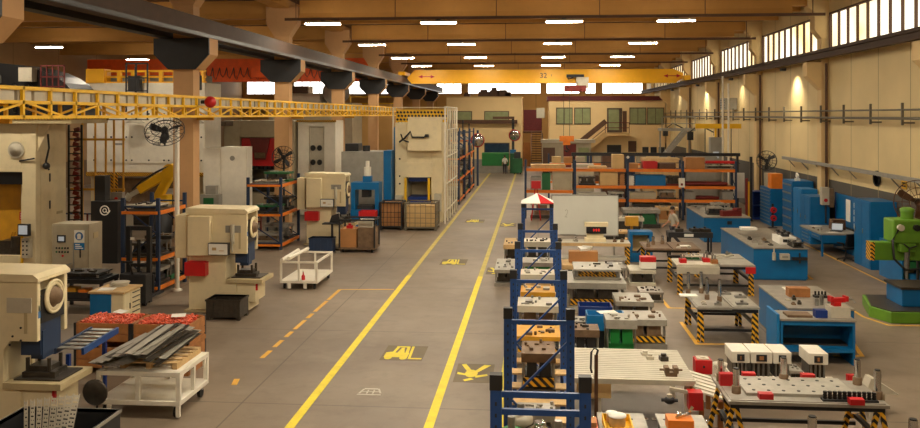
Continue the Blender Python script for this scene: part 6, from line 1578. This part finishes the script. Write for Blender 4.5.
for k in range(14): MB().box(.95,2.0,-3+.22*k,-2.72+.22*k,.15+.25*k,.24+.25*k).build('step', M['brown'], r)
MB().bar((.9,-3,.2),(.9,0,3.65),.08,.25).bar((2.04,-3,.2),(2.04,0,3.65),.08,.25).build('stringer', M['brown'], r); MB().box(0,2.1,-.04,.04,4.3,4.36).box(0,2.1,-.04,.04,4.7,4.76).build('railing', M['maroon'], r)
MB().box(0,.8,-1.0,-.9,0,2.6).build('door', M['carton'], r); MB().box(2.1,2.18,-.4,-.3,0,3.6).build('post', M['dark'], r)
r = thing('sign_box', 'pale green sign box above the far stair', 'sign', (1.0,86.9,5.3)); MB().box(-.95,-.15,0,.2,0,1.0).build('panel', M['offwhite'], r); MB().box(-.12,-.1,.0,.9,-.1,.6).build('bracket', M['dark'], r)

# racks beyond the central press
for k,(y,nm) in enumerate(((54.0,'nearest'),(58.5,'second'),(63.0,'third'))):
    t = rack_run('pallet_rack', 'orange and navy rack along the lane beyond the central press, '+nm, -5.95, -4.75, (y, y+3.9), 4.6, (.3,1.6,2.9), 'orange', 'rack_navy')
    for z,zn in ((.305,'bottom'),(1.605,'middle'),(2.905,'top')):
        for j in range(2):
            kind = (k+j+int(z))%3; lb = '%s shelf %s load of the lane rack beyond the press, %s rack' % (zn, ['near','far'][j], nm)
            if kind == 0: die(lb, -5.35, y+1.0+1.8*j, z, .95, 1.3, .7, ('oily','rusty','plate'))
            elif kind == 1: carton(lb, -5.35, y+1.0+1.8*j, z, .95, 1.3, .75, 'carton_light' if j else 'carton')
            else: die(lb, -5.35, y+1.0+1.8*j, z, .95, 1.3, .5, ('green_dark','oily','offwhite'))
for k in range(5): tag(MB().box(-.05,.05,-.05,.05,0,4.9+.3*(k%2)).box(-.12,.12,-.12,.12,0,.04).build('stake_post', M['dark'], None, (-7.4+.5*k,70.0,0)), 'dark upright stake of the long-goods stand beyond the racks', 'stake', 'stakes of the long goods stand')
tag(MB().box(-1.3,1.3,-.3,.3,0,.25).build('sheet_bundle', M['offwhite'], None, (-6.4,69.5,3.6)), 'pale bundle of long goods on the stakes beyond the racks', 'bundle')
r = thing('cantilever_shelf', 'cantilever shelf carrying the pale long bundle', 'shelf', (-6.4,69.5,0)); MB().box(-1.4,1.4,-.3,.3,3.5,3.595).build('arm', M['orange'], r)
for x in (-1.3,1.2): MB().box(x,x+.1,-.05,.05,0,3.5).build('post', M['orange'], r)

# press bay, farther machines
r = thing('grey_press', 'grey machine with white tank beyond the press row near the end windows', 'machine', (-22.0,70.0,0)); MB().box(0,7,0,4,0,6.6).build('body', M['beige_grey'], r); MB().cyl((5.2,1,7.5),(5.2,3,7.5),.95,18).build('tank', M['grey'], r); MB().box(.5,4.2,.5,3,6.6,7.4).build('upper_block', M['offwhite'], r); MB().box(1.5,3.2,.4,2,7.4,8.0).build('motor', M['rail_brown'], r)
r = thing('storage_wall', 'ochre partition with yellow rail behind the column row', 'partition', (-19.0,78.0,0)); MB().box(0,6.6,0,.3,0,6.6).build('panel', M['wall_b'], r); MB().box(0,6.6,-.1,0,7.2,7.3).box(0,6.6,-.1,0,6.6,6.7).build('rail', M['yellow'], r)
for x in (0,2.1,4.3,6.5): MB().box(x,x+.1,-.1,0,6.6,7.3).build('rail_post', M['yellow'], r)
r = thing('blue_hood', 'blue extractor hood between the far columns', 'hood', (-9.6,58.0,0)); MB().box(0,.9,0,.9,3.6,4.7).prism([(.0,4.7),(.9,4.7),(.6,5.2),(.3,5.2)],'y',.1,.8).build('hood', M['blue'], r); MB().box(.05,.15,.1,.2,0,3.6).box(.75,.85,.1,.2,0,3.6).build('leg', M['blue'], r)
for k,(z,nm) in enumerate(((1.2,'lower'),(2.6,'upper'))): tag(MB().box(0,2.2,0,1.0,0,.12).box(.1,2.1,.1,.9,.12,.6).build('loaded_shelf', M['orange' if k else 'wood'], None, (-9.9,60.5,z)), nm + ' loaded orange shelf between the far columns', 'shelf')
r = thing('storage_shelf', 'navy frame holding the orange shelves between the far columns', 'rack', (-9.9,60.5,0))
for x in (-.1,2.2):
    for y in (0,.9): MB().box(x,x+.1,y,y+.1,0,4.2).build('post', M['rack_navy'], r)
r = thing('red_canister', 'red fire extinguisher beside the grey enclosure', 'fire extinguisher', (-6.05,47.8,0)); MB().lathe([(.16,0),(.18,.05),(.18,.6),(.06,.75),(.06,.85)],(0,0,0),'z',14).build('body', M['red'], r); MB().box(-.1,.1,-.03,.03,.85,.92).build('valve', M['black'], r)
# low fences in the press bay
for k,(x0,x1,y) in enumerate(((-16.9,-12.9,39.85),(-22.5,-18.5,37.6))):
    t = thing('guard_fence', 'low dark rail fence in front of the %s' % ('beige press' if k == 0 else 'white press housing'), 'fence', (x0,y,0))
    L = x1-x0
    for z in (.55,1.1): MB().box(0,L,-.03,.03,z,z+.06).build('rail', M['rack_navy' if k else 'red_dark'], t)
    for q in range(8): MB().box(L*q/7-.03,L*q/7+.03,-.03,.03,0,1.16).build('post', M['red_dark'], t)
r = thing('roller_table', 'pale table beside the welding robot', 'table', (-15.9,38.2,0)); MB().box(0,2.2,0,1.4,.95,1.05).build('tabletop', M['offwhite'], r)
for x in (.05,2.05):
    for y in (.05,1.25): MB().box(x,x+.1,y,y+.1,0,.95).build('leg', M['red_dark'], r)
r = thing('yellow_blocker', 'ochre box machine standing on the press bay floor', 'machine', (-20.8,39.4,0)); MB().box(0,1.4,0,1,0,1.3).build('body', M['offwhite'], r); MB().box(.3,1.0,-.05,0,.4,.9).build('panel', M['grey'], r)
# steel stair on the cream wall far away
r = thing('wall_stair', 'grey steel stair climbing to a small platform on the cream wall', 'stair', (11.4,69.0,0))
MB().box(-1.6,1.0,0,2.2,4.35,4.55).build('platform', M['grey'], r); MB().box(-1.6,1.0,-.02,.04,5.4,5.46).box(-1.6,1.0,-.02,.04,4.9,4.96).build('railing', M['grey'], r)
for x in (-1.6,-.6,.3,.94): MB().box(x,x+.06,-.02,.04,4.55,5.46).build('railing_post', M['grey'], r)
for k in range(14): MB().box(1.1-.25*k-1.2,1.4-.25*k-1.2,-1.2,-.1,4.2-.3*k,4.28-.3*k).build('step', M['grey'], r)
MB().bar((.1,-1.2,4.4),(-3.4,-1.2,.1),.08,.3).bar((.1,-.1,4.4),(-3.4,-.1,.1),.08,.3).build('stringer', M['grey'], r)
for x in (-1.5,.8): MB().box(x,x+.12,1.9,2.02,0,4.35).build('column', M['grey'], r)
r = thing('jib_hoist', 'grey control column with yellow jib beam on the cream wall', 'hoist', (10.9,55.5,0)); MB().box(0,.7,0,.6,0,4.2).build('column', M['grey'], r); MB().box(-.9,1.9,.1,.35,4.75,5.05).box(.3,.4,.2,.3,4.2,4.75).build('jib_beam', M['yellow'], r); MB().box(.15,.5,-.03,0,2.9,3.3).build('screen', M['screen'], r)
for x in (-.3,1.3): MB().cyl((x,.2,2.6),(x,.2,4.75),.03,6).build('hanging_cable', M['dark'], r)
for k,(y,nm) in enumerate(((64.5,'nearer'),(76.5,'farther'))):
    t = thing('swing_arm', '%s dark swing arm lamp on the cream wall' % nm, 'arm', (12.95,y,3.9)); MB().bar((0,0,.4),(-1.2,-.5,1.0),.08).bar((-1.2,-.5,1.0),(-1.9,-.9,.5),.07).build('arm', M['dark'], t); MB().box(-2.1,-1.7,-1.1,-.7,-.1,.5).build('head', M['dark'], t); MB().box(-.06,.04,-.1,.1,.2,.6).build('wall_mount', M['dark'], t)

# ---- people
def skin_obj(name, verts, edges, radii, m, parent, sub=1):
    me = bpy.data.meshes.new(name); me.from_pydata(verts, edges, []); me.materials.append(M[m])
    o = bpy.data.objects.new(name, me); COL.objects.link(o); o.parent = parent
    md = o.modifiers.new('skin', 'SKIN'); md.use_smooth_shade = True
    if not me.skin_vertices: me.attributes
    for i, rr in enumerate(radii):
        sv = me.skin_vertices[0].data[i]; sv.radius = (rr, rr) if not isinstance(rr, tuple) else rr; sv.use_root = (i == 0)
    s = o.modifiers.new('sub', 'SUBSURF'); s.levels = sub; s.render_levels = sub
    return o
def person(label, loc, rz, walk=True, shirt='shirt', trouser='trouser', H=1.75):
    r = thing('person', label, 'person', loc, rz); k = H/1.75
    st = .34 if walk else .06
    # facing -Y locally ; stride along Y
    hipz = .9 if walk else .93
    J = dict(pelvis=(0,0,hipz), waist=(0,-.01,hipz+.14), chest=(0,-.03,hipz+.36), neckb=(0,-.04,hipz+.52), neck=(0,-.05,hipz+.58), chin=(0,-.07,hipz+.63), head=(0,-.08,hipz+.73), top=(0,-.07,hipz+.81),
      lsh=(.19,-.03,hipz+.47), lel=(.25,.1 if walk else .02,hipz+.2), lwr=(.23,.0 if walk else -.12,hipz-.02), rsh=(-.19,-.03,hipz+.47), rel=(-.25,-.1 if walk else .02,hipz+.2), rwr=(-.23,-.3 if walk else -.12,hipz+.06),
      lhip=(.1,0,hipz-.06), lkn=(.1,-st*.55-.03,.5), lan=(.1,-st*.9 if walk else .0,.09), lto=(.1,-st*.9-.2 if walk else -.2,.04), rhip=(-.1,0,hipz-.06), rkn=(-.1,st*.25-.03,.48), ran=(-.1,st*1.1 if walk else 0,.14 if walk else .09), rto=(-.1,st*1.1-.14 if walk else -.2,.04))
    J = {a: tuple(c*k for c in b) for a, b in J.items()}
    R_ = dict(pelvis=(.13,.1), waist=(.125,.09), chest=(.16,.1), neckb=.07, neck=.055, chin=.065, head=.095, top=.06, lsh=.06, lel=.042, lwr=.03, rsh=.06, rel=.042, rwr=.03, lhip=.085, lkn=.058, lan=.042, lto=.035, rhip=.085, rkn=.058, ran=.042, rto=.035)
    def build(nm, names, edges, m, grow=0, ext=None, shift=None):
        vs = [J[n] for n in names]; idx = {n: i for i, n in enumerate(names)}
        rad = []
        for n in names:
            q = R_[n]; q = q if isinstance(q, tuple) else (q, q); rad.append(((q[0]+grow)*k, (q[1]+grow)*k))
        return skin_obj(nm, vs, [(idx[a], idx[b]) for a, b in edges], rad, m, r)
    names = list(J)
    E = [('pelvis','waist'),('waist','chest'),('chest','neckb'),('neckb','neck'),('neck','chin'),('chin','head'),('head','top'),('neckb','lsh'),('lsh','lel'),('lel','lwr'),('neckb','rsh'),('rsh','rel'),('rel','rwr'),('pelvis','lhip'),('lhip','lkn'),('lkn','lan'),('lan','lto'),('pelvis','rhip'),('rhip','rkn'),('rkn','ran'),('ran','rto')]
    # hands : five short fingers on each wrist
    for s in ('l','r'):
        w = Vector(J[s+'wr']); e = Vector(J[s+'el']); dv = (w-e).normalized(); sd = Vector((0,1,0)).cross(dv).normalized() if abs(dv.y) < .9 else Vector((1,0,0)); fw = dv.cross(sd).normalized()
        J[s+'pa'] = tuple(w+dv*.07*k); R_[s+'pa'] = (.032,.02); names.append(s+'pa'); E.append((s+'wr', s+'pa'))
        for i, (off, ln) in enumerate(((-.03,.06),(-.01,.075),(.01,.08),(.03,.07))):
            a = w+dv*.11*k+fw*off*k; b = a+dv*ln*k*.6+sd*.012; 
            for t, q in (('a',a),('b',b)): J['%sf%d%s'%(s,i,t)] = tuple(q); R_['%sf%d%s'%(s,i,t)] = .009; names.append('%sf%d%s'%(s,i,t))
            E += [(s+'pa','%sf%da'%(s,i)),('%sf%da'%(s,i),'%sf%db'%(s,i))]
        J[s+'th'] = tuple(w+dv*.08*k-fw*.055*k); R_[s+'th'] = .01; names.append(s+'th'); E.append((s+'wr', s+'th'))
    build('body', names, E, 'skin')
    build('shirt', ['waist','pelvis','chest','neckb','lsh','lel','rsh','rel'], [('waist','pelvis'),('waist','chest'),('chest','neckb'),('neckb','lsh'),('lsh','lel'),('neckb','rsh'),('rsh','rel')], shirt, .018)
    build('trousers', ['pelvis','lhip','lkn','lan','rhip','rkn','ran'], [('pelvis','lhip'),('lhip','lkn'),('lkn','lan'),('pelvis','rhip'),('rhip','rkn'),('rkn','ran')], trouser, .016)
    for s in ('l','r'): build('shoe', [s+'an',s+'to'], [(s+'an',s+'to')], 'black', .014)
    h = J['head']
    MB().ball((h[0],h[1]+.025*k,h[2]+.035*k),(.098*k,.105*k,.1*k),14,10).build('hair', M['hair'], r)
    fc = MB()
    for s in (-1,1): fc.ball((s*.035*k,h[1]-.093*k,h[2]+.0),.012*k,8,6)
    fc.build('eye', M['black'], r)
    MB().ball((0,h[1]-.105*k,h[2]-.03*k),(.014*k,.022*k,.024*k),8,6).build('nose', M['skin'], r)
    MB().ball((0,h[1]-.085*k,h[2]-.075*k),(.03*k,.012*k,.007*k),8,6).build('mouth', M['red_dark'], r)
    for s in (-1,1): MB().ball((s*.098*k,h[1]+.005,h[2]-.01*k),(.012*k,.022*k,.032*k),8,6).build('ear', M['skin'], r)
    return r
x, y = P(671,243)
person('person in pale grey shirt and dark trousers walking between the benches', (x-.1,37.2,0), PI/2+.3-PI, True)
person('distant person in white shirt standing at the green machine', (-2.95,82.6,0), PI+.4, False, 'paper', 'trouser')
